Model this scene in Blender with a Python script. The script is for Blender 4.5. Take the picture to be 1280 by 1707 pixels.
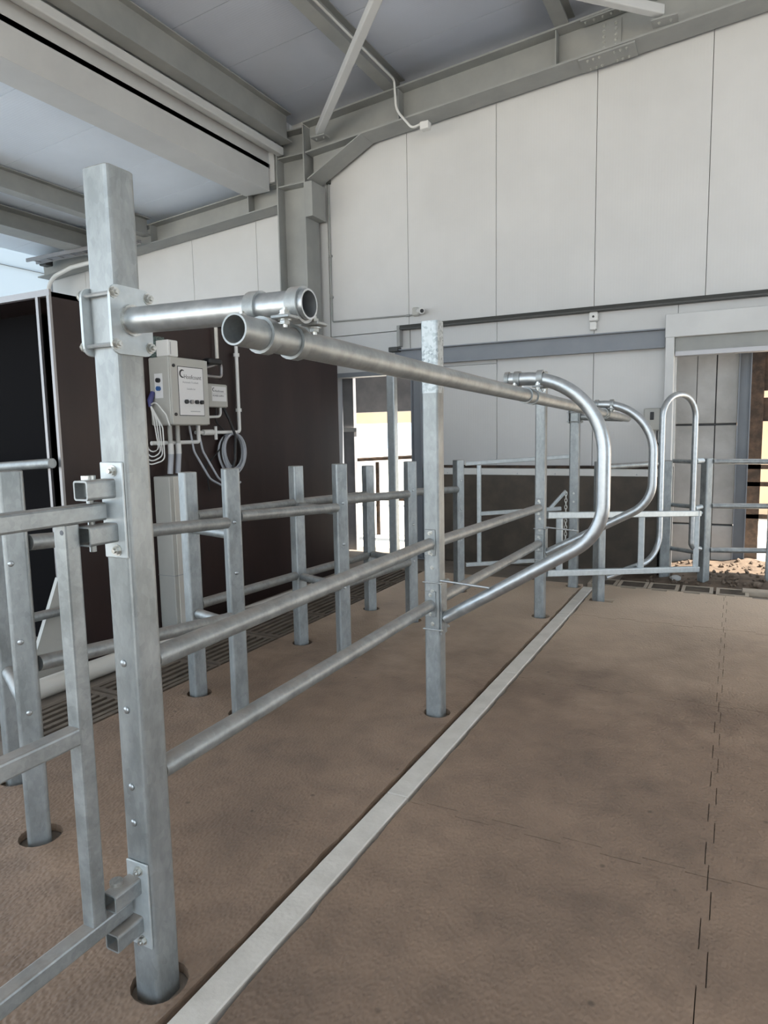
import bpy, math, random
from mathutils import Vector, Matrix
from mathutils.geometry import tessellate_polygon
random.seed(7)
for o in list(bpy.data.objects): bpy.data.objects.remove(o)
scene = bpy.context.scene
COL = scene.collection
V = Vector

# ------------------------------------------------------------------ camera
YAW, PITCH, ROLL = math.radians(27.324), math.radians(6.642), math.radians(-1.080)
fw = V((-math.sin(YAW)*math.cos(PITCH), math.cos(YAW)*math.cos(PITCH), -math.sin(PITCH)))
rt = V((math.cos(YAW), math.sin(YAW), 0)); up = rt.cross(fw)
rt, up = rt*math.cos(ROLL)+up*math.sin(ROLL), -rt*math.sin(ROLL)+up*math.cos(ROLL)
cam = bpy.data.cameras.new('camera'); camo = bpy.data.objects.new('camera', cam); COL.objects.link(camo)
cam.sensor_fit = 'VERTICAL'; cam.sensor_height = 36.0; cam.lens = 1133.9*36/1707
cam.clip_start = .02; cam.clip_end = 300
camo.matrix_world = Matrix(((rt.x, up.x, -fw.x, 0), (rt.y, up.y, -fw.y, 0), (rt.z, up.z, -fw.z, 1.5), (0, 0, 0, 1)))
scene.camera = camo

# ------------------------------------------------------------------ light
world = bpy.data.worlds.new('world'); scene.world = world; world.use_nodes = True
bg = world.node_tree.nodes['Background']; bg.inputs[0].default_value = (.72, .86, 1.0, 1); bg.inputs[1].default_value = 1.35
sun = bpy.data.lights.new('sun', 'SUN'); suno = bpy.data.objects.new('sun', sun); COL.objects.link(suno)
sun.energy = 9.0; sun.angle = .012; sun.color = (1, .93, .82)
suno.rotation_euler = V((-.62, -.04, -.78)).to_track_quat('-Z', 'Y').to_euler(); suno.location = (8, 6, 14)
vs = scene.view_settings; vs.view_transform = 'Standard'; vs.look = 'None'; vs.gamma = 1; vs.use_curve_mapping = False
vs.exposure = 1.18

# ------------------------------------------------------------------ materials
def lin(c): return tuple(((v/255+.055)/1.055)**2.4 if v/255 > .04045 else v/255/12.92 for v in c)
def mat(name, col, rough=.6, metal=0., col2=None, scale=6., lo=.35, hi=.7, bump=0., bscale=60., kind='noise', detail=4., stretch=None, spec=.5, rvar=0.):
    m = bpy.data.materials.new(name); m.use_nodes = True
    nt = m.node_tree; N = nt.nodes; L = nt.links; b = N['Principled BSDF']
    b.inputs['Base Color'].default_value = (*col, 1); b.inputs['Roughness'].default_value = rough; b.inputs['Metallic'].default_value = metal
    b.inputs['Specular IOR Level'].default_value = spec
    geo = N.new('ShaderNodeNewGeometry'); src = geo.outputs['Position']
    if stretch:
        mp = N.new('ShaderNodeMapping'); mp.inputs['Scale'].default_value = stretch; L.new(src, mp.inputs[0]); src = mp.outputs[0]
    if col2:
        if kind == 'voronoi':
            t = N.new('ShaderNodeTexVoronoi'); t.inputs['Scale'].default_value = scale; L.new(src, t.inputs['Vector'])
            t2 = N.new('ShaderNodeTexNoise'); t2.inputs['Scale'].default_value = scale*.35; t2.inputs['Detail'].default_value = 5; L.new(src, t2.inputs['Vector'])
            sp = N.new('ShaderNodeSeparateColor'); L.new(t.outputs['Color'], sp.inputs[0])
            mx = N.new('ShaderNodeMath'); mx.operation = 'MULTIPLY_ADD'; mx.inputs[1].default_value = .42; L.new(sp.outputs[0], mx.inputs[0])
            mm = N.new('ShaderNodeMath'); mm.operation = 'MULTIPLY'; mm.inputs[1].default_value = .62; L.new(t2.outputs['Fac'], mm.inputs[0]); L.new(mm.outputs[0], mx.inputs[2])
            fac = mx.outputs[0]
        else:
            t = N.new('ShaderNodeTexNoise'); t.inputs['Scale'].default_value = scale; t.inputs['Detail'].default_value = detail; t.inputs['Roughness'].default_value = .6
            L.new(src, t.inputs['Vector']); fac = t.outputs['Fac']
        mr = N.new('ShaderNodeMapRange'); mr.inputs[1].default_value = lo; mr.inputs[2].default_value = hi; L.new(fac, mr.inputs[0])
        mix = N.new('ShaderNodeMix'); mix.data_type = 'RGBA'; mix.inputs[6].default_value = (*col, 1); mix.inputs[7].default_value = (*col2, 1)
        L.new(mr.outputs[0], mix.inputs[0]); L.new(mix.outputs[2], b.inputs['Base Color'])
        if rvar:
            ra = N.new('ShaderNodeMath'); ra.operation = 'MULTIPLY_ADD'; ra.inputs[1].default_value = rvar; ra.inputs[2].default_value = rough
            L.new(mr.outputs[0], ra.inputs[0]); L.new(ra.outputs[0], b.inputs['Roughness'])
    if bump:
        t = N.new('ShaderNodeTexNoise'); t.inputs['Scale'].default_value = bscale; t.inputs['Detail'].default_value = 3; L.new(src, t.inputs['Vector'])
        bp = N.new('ShaderNodeBump'); bp.inputs['Strength'].default_value = bump; bp.inputs['Distance'].default_value = .004
        L.new(t.outputs['Fac'], bp.inputs['Height']); L.new(bp.outputs[0], b.inputs['Normal'])
    return m
M = {}
def galv_mat(name, c0, c1, rough, metal, dust=.5, cell=.07, stretch=None):
    m = mat(name, c0, rough, metal, c1, 70, .24, .56, .05, 40, 'voronoi', rvar=.12, stretch=stretch)
    nt = m.node_tree; N = nt.nodes; L = nt.links; b = N['Principled BSDF']
    for n in N:
        if n.type == 'MATH' and n.operation == 'MULTIPLY_ADD' and abs(n.inputs[1].default_value-.42) < 1e-4: n.inputs[1].default_value = cell
        if n.type == 'TEX_NOISE' and abs(n.inputs['Scale'].default_value-24.5) < .1: n.inputs['Scale'].default_value = 11; n.inputs['Detail'].default_value = 8; n.inputs['Roughness'].default_value = .65
    src = b.inputs['Base Color'].links[0].from_socket
    geo = N.new('ShaderNodeNewGeometry'); sp = N.new('ShaderNodeSeparateXYZ'); L.new(geo.outputs['Normal'], sp.inputs[0])
    mr = N.new('ShaderNodeMapRange'); mr.inputs[1].default_value = .45; mr.inputs[2].default_value = 1.0; mr.inputs[4].default_value = dust; L.new(sp.outputs['Z'], mr.inputs[0])
    no = N.new('ShaderNodeTexNoise'); no.inputs['Scale'].default_value = 9; no.inputs['Detail'].default_value = 5; L.new(geo.outputs['Position'], no.inputs['Vector'])
    mu = N.new('ShaderNodeMath'); mu.operation = 'MULTIPLY'; L.new(mr.outputs[0], mu.inputs[0])
    m2 = N.new('ShaderNodeMapRange'); m2.inputs[1].default_value = .3; m2.inputs[2].default_value = .6; m2.inputs[3].default_value = .4; L.new(no.outputs['Fac'], m2.inputs[0]); L.new(m2.outputs[0], mu.inputs[1])
    mix = N.new('ShaderNodeMix'); mix.data_type = 'RGBA'; L.new(mu.outputs[0], mix.inputs[0]); L.new(src, mix.inputs[6]); mix.inputs[7].default_value = (.36, .27, .20, 1); L.new(mix.outputs[2], b.inputs['Base Color'])
    me = N.new('ShaderNodeMath'); me.operation = 'MULTIPLY_ADD'; me.inputs[1].default_value = -metal; me.inputs[2].default_value = metal; L.new(mu.outputs[0], me.inputs[0]); L.new(me.outputs[0], b.inputs['Metallic'])
    return m
M['galv'] = galv_mat('galvanised_steel', (.25, .268, .268), (.47, .49, .49), .42, .60)
M['galvpost'] = galv_mat('galvanised_post_steel', (.25, .268, .268), (.47, .49, .49), .42, .60, stretch=(1, 1, .5))
M['spangle'] = galv_mat('spangled_zinc', (.20, .23, .24), (.50, .54, .55), .38, .6, .2, .42)
M['galv2'] = mat('galvanised_bright_steel', (.42, .45, .465), .30, .88, (.56, .58, .59), 30, .3, .7, .04, 30, rvar=.12)
M['gate'] = mat('galvanised_light_steel', (.46, .50, .51), .40, .4, (.57, .61, .62), 25, .3, .7, .04, 50)
M['zinc'] = mat('zinc_bolt', (.60, .60, .57), .34, .85, (.42, .42, .39), 120, .4, .7)
M['inner'] = mat('pipe_bore', (.16, .17, .19), .6, .5)
M['steel'] = mat('grey_painted_steel', (.27, .275, .262), .55, 0, (.335, .335, .315), 2.2, .35, .7)
M['steelw'] = mat('pale_painted_steel', (.54, .54, .53), .5, 0, (.60, .60, .585), 2, .3, .7)
M['steelb'] = mat('blue_grey_painted_steel', (.21, .225, .25), .5, 0, (.25, .265, .285), 3, .3, .7)
M['dark'] = mat('dark_flashing', (.055, .055, .05), .5)
M['joint'] = mat('joint_sealant', (.09, .09, .09), .8)
M['brown'] = mat('brown_faced_board', (.020, .011, .010), .38, 0, (.036, .020, .0175), 3, .35, .75, stretch=(1, 1, .25), spec=.32)
M['kick'] = mat('brown_kick_board', (.060, .046, .033), .55, 0, (.115, .088, .062), 3.5, .4, .75)
M['black'] = mat('black_rubber', (.012, .012, .013), .5)
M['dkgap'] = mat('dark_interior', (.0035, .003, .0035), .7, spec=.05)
M['slat3'] = mat('slot_shade_grating_bar', (.075, .058, .044), .9, 0, (.13, .10, .075), 8, .35, .7, .4, 60)  # shade of the slots put into the bars' dark colour
M['slat2'] = mat('dirty_slatted_concrete', (.105, .080, .060), .9, 0, (.16, .125, .095), 6, .35, .7, .4, 60)
M['alu'] = mat('aluminium_profile', (.30, .29, .29), .4, .7)
M['conc'] = mat('pale_concrete', (.42, .41, .39), .85, 0, (.55, .54, .52), 2.5, .35, .65, .5, 30)
M['slab'] = mat('concrete_slab', (.20, .165, .135), .9, 0, (.27, .225, .185), 3, .35, .7, .4, 40)
M['slat'] = mat('slatted_concrete', (.36, .30, .235), .9, 0, (.46, .38, .30), 5, .35, .7, .4, 60)
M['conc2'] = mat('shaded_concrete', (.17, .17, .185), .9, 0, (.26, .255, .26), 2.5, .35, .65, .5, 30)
M['strip'] = mat('cement_strip', (.60, .56, .50), .85, 0, (.70, .655, .59), 9, .35, .7, .4, 60)
M['soil'] = mat('brown_soil', (.085, .058, .040), .95, 0, (.17, .122, .085), 9, .35, .7, 1., 40)
M['clod'] = mat('soil_clod', (.10, .07, .05), .95, 0, (.20, .15, .11), 30, .35, .7, .8, 60)
M['ground'] = mat('pale_ground', (.62, .57, .50), .95, 0, (.72, .67, .6), 1.2, .35, .7, .4, 20)
M['ochre'] = mat('ochre_render', (.60, .42, .28), .9, 0, (.70, .51, .35), 1.5, .35, .7, .4, 20)
M['rust'] = mat('rusty_steel', (.028, .019, .013), .85, 0, (.085, .052, .035), 9, .4, .7, .6, 50)
M['white'] = mat('white_plastic', (.70, .69, .66), .4)
M['cream'] = mat('cream_plastic', (.62, .59, .53), .4)
M['cab'] = mat('grey_enamel', (.42, .41, .375), .38, 0, (.46, .45, .41), 4, .3, .7)
M['print'] = mat('white_print', (.72, .71, .70), .35)
M['ink'] = mat('black_ink', (.02, .02, .022), .5)
M['greyink'] = mat('grey_ink', (.30, .30, .31), .5)
M['blue'] = mat('blue_plastic', (.03, .10, .28), .4)
M['navy'] = mat('navy_plastic', (.05, .05, .16), .4)
M['hose'] = mat('grey_hose', (.42, .43, .46), .45)
M['greenbox'] = mat('dark_green_connector', (.05, .075, .065), .5, 0, (.16, .2, .18), 90, .45, .6)

def panel_mat(name, col, axis, scale=34.):
    """white sandwich sheet with fine rolled micro ribs along its length"""
    m = mat(name, col, .45, 0, tuple(c*.93 for c in col), 1.3, .35, .7)
    nt = m.node_tree; N = nt.nodes; L = nt.links; b = N['Principled BSDF']
    geo = N.new('ShaderNodeNewGeometry'); w = N.new('ShaderNodeTexWave'); w.wave_type = 'BANDS'; w.bands_direction = axis
    w.inputs['Scale'].default_value = scale/3.1416; w.inputs['Distortion'].default_value = 0; L.new(geo.outputs['Position'], w.inputs['Vector'])
    bp = N.new('ShaderNodeBump'); bp.inputs['Strength'].default_value = .10; bp.inputs['Distance'].default_value = .003
    L.new(w.outputs['Fac'], bp.inputs['Height']); L.new(bp.outputs[0], b.inputs['Normal'])
    return m
M['panel'] = panel_mat('white_wall_sheet', (.62, .612, .595), 'X')
M['ceil'] = panel_mat('white_roof_sheet', (.575, .61, .69), 'Y')  # blue cast of the sky light put into the white sheet's colour
M['ceil2'] = panel_mat('sky_lit_roof_sheet', (.80, .865, .95), 'Y')  # lean-to copy of the roof sheet, its stronger sky light painted in

def mat_rubber():
    m = bpy.data.materials.new('brown_rubber_mat'); m.use_nodes = True
    nt = m.node_tree; N = nt.nodes; L = nt.links; b = N['Principled BSDF']
    geo = N.new('ShaderNodeNewGeometry')
    n1 = N.new('ShaderNodeTexNoise'); n1.inputs['Scale'].default_value = 1.1; n1.inputs['Detail'].default_value = 6; n1.inputs['Roughness'].default_value = .62
    n2 = N.new('ShaderNodeTexNoise'); n2.inputs['Scale'].default_value = 7; n2.inputs['Detail'].default_value = 5
    for n in (n1, n2): L.new(geo.outputs['Position'], n.inputs['Vector'])
    r1 = N.new('ShaderNodeValToRGB'); L.new(n1.outputs['Fac'], r1.inputs[0])
    e = r1.color_ramp.elements; e[0].position = .30; e[0].color = (.186, .130, .094, 1); e[1].position = .72; e[1].color = (.348, .240, .168, 1)
    x = e.new(.5); x.color = (.262, .180, .126, 1)
    mix = N.new('ShaderNodeMix'); mix.data_type = 'RGBA'; mix.blend_type = 'MULTIPLY'; mix.inputs[0].default_value = .38
    r2 = N.new('ShaderNodeValToRGB'); L.new(n2.outputs['Fac'], r2.inputs[0])
    r2.color_ramp.elements[0].position = .33; r2.color_ramp.elements[0].color = (.55, .56, .58, 1); r2.color_ramp.elements[1].position = .55; r2.color_ramp.elements[1].color = (1, 1, 1, 1)
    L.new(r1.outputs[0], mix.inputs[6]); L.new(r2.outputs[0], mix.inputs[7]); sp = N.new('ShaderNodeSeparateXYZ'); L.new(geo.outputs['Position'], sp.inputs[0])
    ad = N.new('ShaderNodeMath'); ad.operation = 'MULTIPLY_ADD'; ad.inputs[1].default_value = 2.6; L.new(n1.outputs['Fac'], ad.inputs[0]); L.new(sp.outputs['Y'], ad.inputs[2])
    far_tint = N.new('ShaderNodeMapRange'); far_tint.inputs[1].default_value = 4.9; far_tint.inputs[2].default_value = 7.6; far_tint.inputs[4].default_value = .92; L.new(ad.outputs[0], far_tint.inputs[0])  # far floor paler: tracked-in dust plus the opening's light put into the colour
    far_mix = N.new('ShaderNodeMix'); far_mix.data_type = 'RGBA'; L.new(far_tint.outputs[0], far_mix.inputs[0]); L.new(mix.outputs[2], far_mix.inputs[6]); far_mix.inputs[7].default_value = (.60, .465, .345, 1)
    sv = N.new('ShaderNodeTexVoronoi'); sv.inputs['Scale'].default_value = 5.5; L.new(geo.outputs['Position'], sv.inputs['Vector'])
    sm = N.new('ShaderNodeMapRange'); sm.inputs[1].default_value = .03; sm.inputs[2].default_value = .07; sm.inputs[3].default_value = .45; sm.inputs[4].default_value = 1.0; L.new(sv.outputs['Distance'], sm.inputs[0])
    sx_ = N.new('ShaderNodeMix'); sx_.data_type = 'RGBA'; sx_.blend_type = 'MULTIPLY'; sx_.inputs[0].default_value = .8; L.new(far_mix.outputs[2], sx_.inputs[6]); L.new(sm.outputs[0], sx_.inputs[7])
    L.new(sx_.outputs[2], b.inputs['Base Color'])
    b.inputs['Roughness'].default_value = .62
    vo = N.new('ShaderNodeTexVoronoi'); vo.inputs['Scale'].default_value = 95; vo.feature = 'SMOOTH_F1'
    mp = N.new('ShaderNodeMapping'); mp.inputs['Scale'].default_value = (1, .75, 1); mp.inputs['Rotation'].default_value = (0, 0, .5)
    L.new(geo.outputs['Position'], mp.inputs[0]); L.new(mp.outputs[0], vo.inputs['Vector'])
    bp = N.new('ShaderNodeBump'); bp.inputs['Strength'].default_value = .75; bp.inputs['Distance'].default_value = .005; L.new(vo.outputs['Distance'], bp.inputs['Height'])
    L.new(bp.outputs[0], b.inputs['Normal'])
    return m
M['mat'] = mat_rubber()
def sheet_mat():
    m = mat('translucent_sheet', (.60, .65, .68), .5); nt = m.node_tree; N = nt.nodes; L = nt.links
    tr = N.new('ShaderNodeBsdfTranslucent'); tr.inputs[0].default_value = (.38, .43, .46, 1); mx = N.new('ShaderNodeMixShader'); mx.inputs[0].default_value = .55
    out = N['Material Output']; L.new(N['Principled BSDF'].outputs[0], mx.inputs[1]); L.new(tr.outputs[0], mx.inputs[2]); L.new(mx.outputs[0], out.inputs[0]); return m
M['clear'] = sheet_mat()  # upper left wall made translucent so outside light brightens it

# ------------------------------------------------------------------ mesh helpers
OFF = {}
def put(o, name, parent):
    COL.objects.link(o)
    if parent is not None:
        o.parent = parent; OFF[o.name] = OFF[parent.name]
def tag(o, label=None, cat=None, group=None, kind=None):
    if label: o['label'] = label
    if cat: o['category'] = cat
    if group: o['group'] = group
    if kind: o['kind'] = kind
    return o
def thing(name, label, cat, loc, group=None, kind=None):
    o = bpy.data.objects.new(name, None); COL.objects.link(o); o.location = loc; o.empty_display_size = .1
    OFF[o.name] = V(loc); return tag(o, label, cat, group, kind)

def frame(d, upv=None):
    d = d.normalized()
    if upv is None: upv = V((0, 0, 1)) if abs(d.z) < .95 else V((0, 1, 0))
    s = d.cross(upv).normalized(); u = s.cross(d).normalized()
    return d, s, u
def rrect(w, h, r=.01, n=3):
    pts = []
    for cx, cy, a0 in ((w/2-r, h/2-r, 0), (-w/2+r, h/2-r, 90), (-w/2+r, -h/2+r, 180), (w/2-r, -h/2+r, 270)):
        for k in range(n+1):
            a = math.radians(a0+90*k/n); pts.append((cx+r*math.cos(a), cy+r*math.sin(a)))
    return pts
def rect(w, h): return [(w/2, h/2), (-w/2, h/2), (-w/2, -h/2), (w/2, -h/2)]
def isec(w, h, tf, tw):
    return [(w/2, 0), (w/2, tf), (tw/2, tf), (tw/2, h-tf), (w/2, h-tf), (w/2, h), (-w/2, h), (-w/2, h-tf), (-tw/2, h-tf), (-tw/2, tf), (-w/2, tf), (-w/2, 0)]
def fillet(pts, radii, n=10):
    pts = [V(p) for p in pts]; out = [pts[0]]
    for i in range(1, len(pts)-1):
        a, b, c = pts[i-1], pts[i], pts[i+1]; r = radii[i-1] if hasattr(radii, '__len__') else radii
        d1 = (a-b).normalized(); d2 = (c-b).normalized(); ang = d1.angle(d2)
        if r <= 0 or abs(ang-math.pi) < 1e-3: out.append(b); continue
        tl = r/math.tan(ang/2); cen = b+(d1+d2).normalized()*(r/math.sin(ang/2))
        p0 = b+d1*tl-cen; p1 = b+d2*tl-cen; tot = p0.angle(p1); ax = p0.cross(p1).normalized()
        for k in range(n+1): out.append(cen+Matrix.Rotation(tot*k/n, 3, ax) @ p0)
    out.append(pts[-1]); return out
class MB:
    def __init__(s): s.v = []; s.f = []; s.mi = []; s.cur = 0; s.sm = False
    def add(s, vs, fs):
        b = len(s.v); s.v += [V(p) for p in vs]; s.f += [tuple(b+i for i in f) for f in fs]; s.mi += [s.cur]*len(fs); return s
    def box(s, x0, x1, y0, y1, z0, z1, bev=0.):
        if bev <= 0:
            return s.add([(x, y, z) for x in (x0, x1) for y in (y0, y1) for z in (z0, z1)], [(0, 1, 3, 2), (4, 6, 7, 5), (0, 4, 5, 1), (2, 3, 7, 6), (0, 2, 6, 4), (1, 5, 7, 3)])
        x0, x1 = min(x0, x1), max(x0, x1); y0, y1 = min(y0, y1), max(y0, y1)
        cx, cy = (x0+x1)/2, (y0+y1)/2; bev = min(bev, (x1-x0)*.49, (y1-y0)*.49, (z1-z0)*.49)
        rings = []
        for z, ins in ((z0, bev), (z0+bev, 0), (z1-bev, 0), (z1, bev)):
            rings.append([(cx+px, cy+py, z) for px, py in rrect(x1-x0-2*ins, y1-y0-2*ins, max(bev*1.0, .0005) if ins == 0 else max(bev*.4, .0003), 2)])
        return s.loft(rings)
    def loft(s, rings, cap0=True, cap1=True, closed=False):
        n = len(rings[0]); vs = [p for r in rings for p in r]; fs = []
        m = len(rings)
        for i in range(m if closed else m-1):
            for k in range(n):
                j = (i+1) % m
                fs.append((i*n+k, i*n+(k+1) % n, j*n+(k+1) % n, j*n+k))
        if cap0 and not closed: fs.append(tuple(range(n-1, -1, -1)))
        if cap1 and not closed: fs.append(tuple((m-1)*n+k for k in range(n)))
        return s.add(vs, fs)
    def prism(s, prof, a, b, upv=None, rot=0.):
        a, b = V(a), V(b); d, sd, u = frame(b-a, V(upv) if upv else None); c, q = math.cos(rot), math.sin(rot)
        pr = [(x*c-y*q, x*q+y*c) for x, y in prof]
        return s.loft([[p+sd*x+u*y for x, y in pr] for p in (a, b)])
    def hollow(s, outer, inner, a, b, upv=None):
        a, b = V(a), V(b); d, sd, u = frame(b-a, V(upv) if upv else None)
        R = lambda p, pr: [p+sd*x+u*y for x, y in pr]
        return s.loft([R(a, outer), R(b, outer), R(b, inner), R(a, inner)], closed=True)
    def tube(s, path, r, n=16, hollow=0.):
        s.sm = True; path = [V(p) for p in path]; rings = []; inn = []; prev = None
        for i, p in enumerate(path):
            d = ((path[min(i+1, len(path)-1)]-p).normalized()+(p-path[max(i-1, 0)]).normalized()).normalized()
            if prev is None: _, sd, u = frame(d)
            else:
                sd = (prev-d*prev.dot(d)).normalized(); u = sd.cross(d)
            prev = sd; rr = r[i] if hasattr(r, '__len__') else r
            rings.append([p+(sd*math.cos(2*math.pi*k/n)+u*math.sin(2*math.pi*k/n))*rr for k in range(n)])
            if hollow: inn.append([p+(sd*math.cos(2*math.pi*k/n)+u*math.sin(2*math.pi*k/n))*(rr-hollow) for k in range(n)])
        if hollow: return s.loft(rings+inn[::-1], closed=True)
        return s.loft(rings)
    def ring(s, c, d, r0, r1, w, n=20):
        s.sm = True; c = V(c); d = V(d).normalized(); _, sd, u = frame(d)
        R = lambda t, r: [c+d*t+(sd*math.cos(2*math.pi*k/n)+u*math.sin(2*math.pi*k/n))*r for k in range(n)]
        return s.loft([R(-w/2, r1), R(w/2, r1), R(w/2, r0), R(-w/2, r0)], closed=True)
    def build(s, name, m, parent=None, smooth=True, loc=None):
        if parent is None and loc is None:
            xs = [p.x for p in s.v]; ys = [p.y for p in s.v]; loc = V(((min(xs)+max(xs))/2, (min(ys)+max(ys))/2, min(p.z for p in s.v)))
        off = OFF[parent.name] if parent is not None else V(loc)
        me = bpy.data.meshes.new(name); me.from_pydata([p-off for p in s.v], [], s.f)
        ms = m if isinstance(m, (list, tuple)) else [m]
        for k in ms: me.materials.append(M[k])
        if len(ms) > 1: me.polygons.foreach_set('material_index', s.mi)
        me.validate(); 
        import bmesh
        bm = bmesh.new(); bm.from_mesh(me); bmesh.ops.recalc_face_normals(bm, faces=bm.faces); bm.to_mesh(me); bm.free()
        if s.sm or name == 'loose_soil':
            me.polygons.foreach_set('use_smooth', [True]*len(me.polygons)); me.set_sharp_from_angle(angle=math.radians(38))
        o = bpy.data.objects.new(name, me); put(o, name, parent)
        if parent is None: o.location = off; OFF[o.name] = V(off)
        return o
# shared bolt: hex head with washer and stub, axis +z
def bolt_mesh():
    b = MB(); n = 12
    R = lambda z, r, k=n: [(r*math.cos(2*math.pi*i/k), r*math.sin(2*math.pi*i/k), z) for i in range(k)]
    b.loft([R(0, 1.0), R(.16, 1.0)]); b.loft([R(.16, .78, 6), R(.72, .78, 6)]); b.loft([R(.72, .42, 8), R(1.15, .40, 8)])
    me = bpy.data.meshes.new('bolt'); me.from_pydata(b.v, [], b.f); me.materials.append(M['zinc']); return me
def rivet_mesh():
    b = MB(); n = 12
    R = lambda z, r: [(r*math.cos(2*math.pi*i/n), r*math.sin(2*math.pi*i/n), z) for i in range(n)]
    b.loft([R(0, 1), R(.25, .95), R(.45, .7), R(.55, .3)])
    me = bpy.data.meshes.new('button_bolt'); me.from_pydata(b.v, [], b.f); me.materials.append(M['galv2']); me.polygons.foreach_set('use_smooth', [True]*len(me.polygons)); return me
BOLT, RIVET = bolt_mesh(), rivet_mesh()
def bolt(parent, p, n, r=.012, mesh=None, name='bolt'):
    o = bpy.data.objects.new(name, mesh or BOLT); put(o, name, parent)
    n = V(n).normalized(); o.rotation_euler = n.to_track_quat('Z', 'Y').to_euler()
    o.location = V(p)-OFF[parent.name]; o.scale = (r, r, r); return o
def text(parent, body, size, origin, xdir, ydir, m, name='lettering', depth=.0004, align='LEFT', sx=1.):
    c = bpy.data.curves.new(name, 'FONT'); c.body = body; c.size = size; c.extrude = depth; c.align_x = align; c.resolution_u = 2
    t = bpy.data.objects.new(name, c); COL.objects.link(t); dg = bpy.context.evaluated_depsgraph_get()
    me = bpy.data.meshes.new_from_object(t.evaluated_get(dg)); bpy.data.objects.remove(t); bpy.data.curves.remove(c)
    x = V(xdir).normalized(); y = V(ydir).normalized(); z = x.cross(y)
    off = V(origin)-OFF[parent.name]
    for v in me.vertices: v.co = x*v.co.x*sx+y*v.co.y+z*v.co.z+off
    me.materials.clear(); me.materials.append(M[m])
    o = bpy.data.objects.new(name, me); put(o, name, parent); return o

# ================================================================== STRUCTURE
WY = 7.55                                     # inner face of the far wall
def zr(x): return 5.03+.08*(x+2.1)            # underside of the main rafter
def zc(x): return zr(x)+.36+.20               # main roof sheet
def zl(x): return 4.64+.075*(x+5.5)           # lean-to roof sheet

# floor slab, outside ground
floor = tag(MB().box(-9.8, -3.42, -5.5, 8.0, -.25, -.035).box(-3.42, -2.98, -5.5, 2.05, -.25, -.035).box(-3.42, -2.98, 6.64, 8.0, -.25, -.035).box(-2.98, -1.24, -5.5, 8.0, -.25, -.035).box(-1.24, .16, -5.5, 6.70, -.25, -.035).box(-1.24, .16, 6.98, 8.0, -.25, -.035).box(.16, 6, -5.5, 8.0, -.25, -.035).box(-3.42, .16, 2.0, 7.0, -.45, -.25).build('floor', 'slab', smooth=False, loc=(0, 0, -.035)), kind='structure')
tag(MB().box(-40, 40, 8.0, 60, -.35, -.06).add([(-40, -60, -.3), (40, -60, -.3), (40, -5.5, -.3), (-40, -5.5, -.3)], [(0, 1, 2, 3)]).build('ground', 'ground', smooth=False, loc=(0, 8, -.06)), kind='structure')

# --- rubber mats: interlocking pieces with real gaps and post holes
def jag(a, b, amp, period, ph, seam):
    """square toothed seam line from a to b"""
    a, b = V((*a, 0)), V((*b, 0)); d = (b-a); Ln = d.length; d.normalize(); nrm = V((-d.y, d.x, 0)); pts = []
    n = max(2, round(Ln/period)); st = Ln/n; sgn = 1
    pts.append(a)
    for k in range(n-1):
        s0, s1 = (k+.5)*st, (k+1.5)*st
        pts += [a+d*s0+nrm*amp*sgn, a+d*s1+nrm*amp*sgn]; sgn = -sgn
    pts = [pts[0], a+d*st*.5]+pts[1:]+[b-d*st*.5, b]
    return [(p.x, p.y) for p in pts]
def rough_edge(a, b, amp, step=.09):
    a, b = V((*a, 0)), V((*b, 0)); n = max(2, int((b-a).length/step)); out = []
    for k in range(n+1):
        p = a.lerp(b, k/n)+V((random.uniform(-amp, amp), 0, 0)); out.append((p.x, p.y))
    return out
def circ(x, y, r, n=18): return [(x+r*math.cos(2*math.pi*k/n), y+r*math.sin(2*math.pi*k/n)) for k in range(n)]
def mat_piece(outline, holes):
    t = .03; mb = MB(); loops = [outline]+holes; base = []
    flat = [V((x, y, 0)) for lp in loops for x, y in lp]
    tri = tessellate_polygon([[V((x, y, 0)) for x, y in lp] for lp in loops])
    mb.add(flat, [tuple(f) for f in tri])
    for lp in loops:
        n = len(lp); mb.add([(x, y, 0) for x, y in lp]+[(x, y, -t) for x, y in lp], [(k, (k+1) % n, n+(k+1) % n, n+k) for k in range(n)])
    import bmesh
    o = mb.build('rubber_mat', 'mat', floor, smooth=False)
    return o
POSTS = {'P1': (-1.3715, 1.2355), 'P2': (-1.3825, 3.2435), 'P3': (-1.361, 5.352), 'P4': (-1.343, 6.532),
         'A1': (-2.80, 1.80), 'A2': (-2.31, 1.555), 'B1': (-2.76, 2.92), 'B2': (-2.35, 2.80), 'C1': (-2.75, 3.98), 'C2': (-2.29, 3.81), 'D1': (-2.74, 5.02), 'D2': (-2.26, 4.83), 'E': (-2.275, 5.92)}
YS = [-.78, .80, 2.37, 3.94, 5.51, 6.66]
g = .0026
XR = [-1.135, -.03, 1.08, 2.2]
for i in range(3):
    for j in range(5):
        x0, x1, y0, y1 = XR[i], XR[i+1], YS[j], YS[j+1]
        bot = jag((x0, y0), (x1, y0), .020, .14, 0, 0); rgt = jag((x1, y0), (x1, y1), .012, .14, 0, 0)
        top = jag((x0, y1), (x1, y1), .020, .14, 0, 0)[::-1]; lft = (jag((x0, y0), (x0, y1), .012, .14, 0, 0) if i else rough_edge((x0, y0), (x0, y1), .006))[::-1]
        pts = bot[:-1]+rgt[:-1]+top[:-1]+lft[:-1]; cx, cy = (x0+x1)/2, (y0+y1)/2
        pts = [(px+(g*.55 if px < cx else -g*.55), py+(g if py < cy else -g)) for px, py in pts]
        hs = [[(-1.10, 6.02), (-.90, 6.02), (-.90, 6.13), (-1.10, 6.13)]] if (i == 0 and j == 4) else []
        mat_piece(pts, hs)
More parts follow.
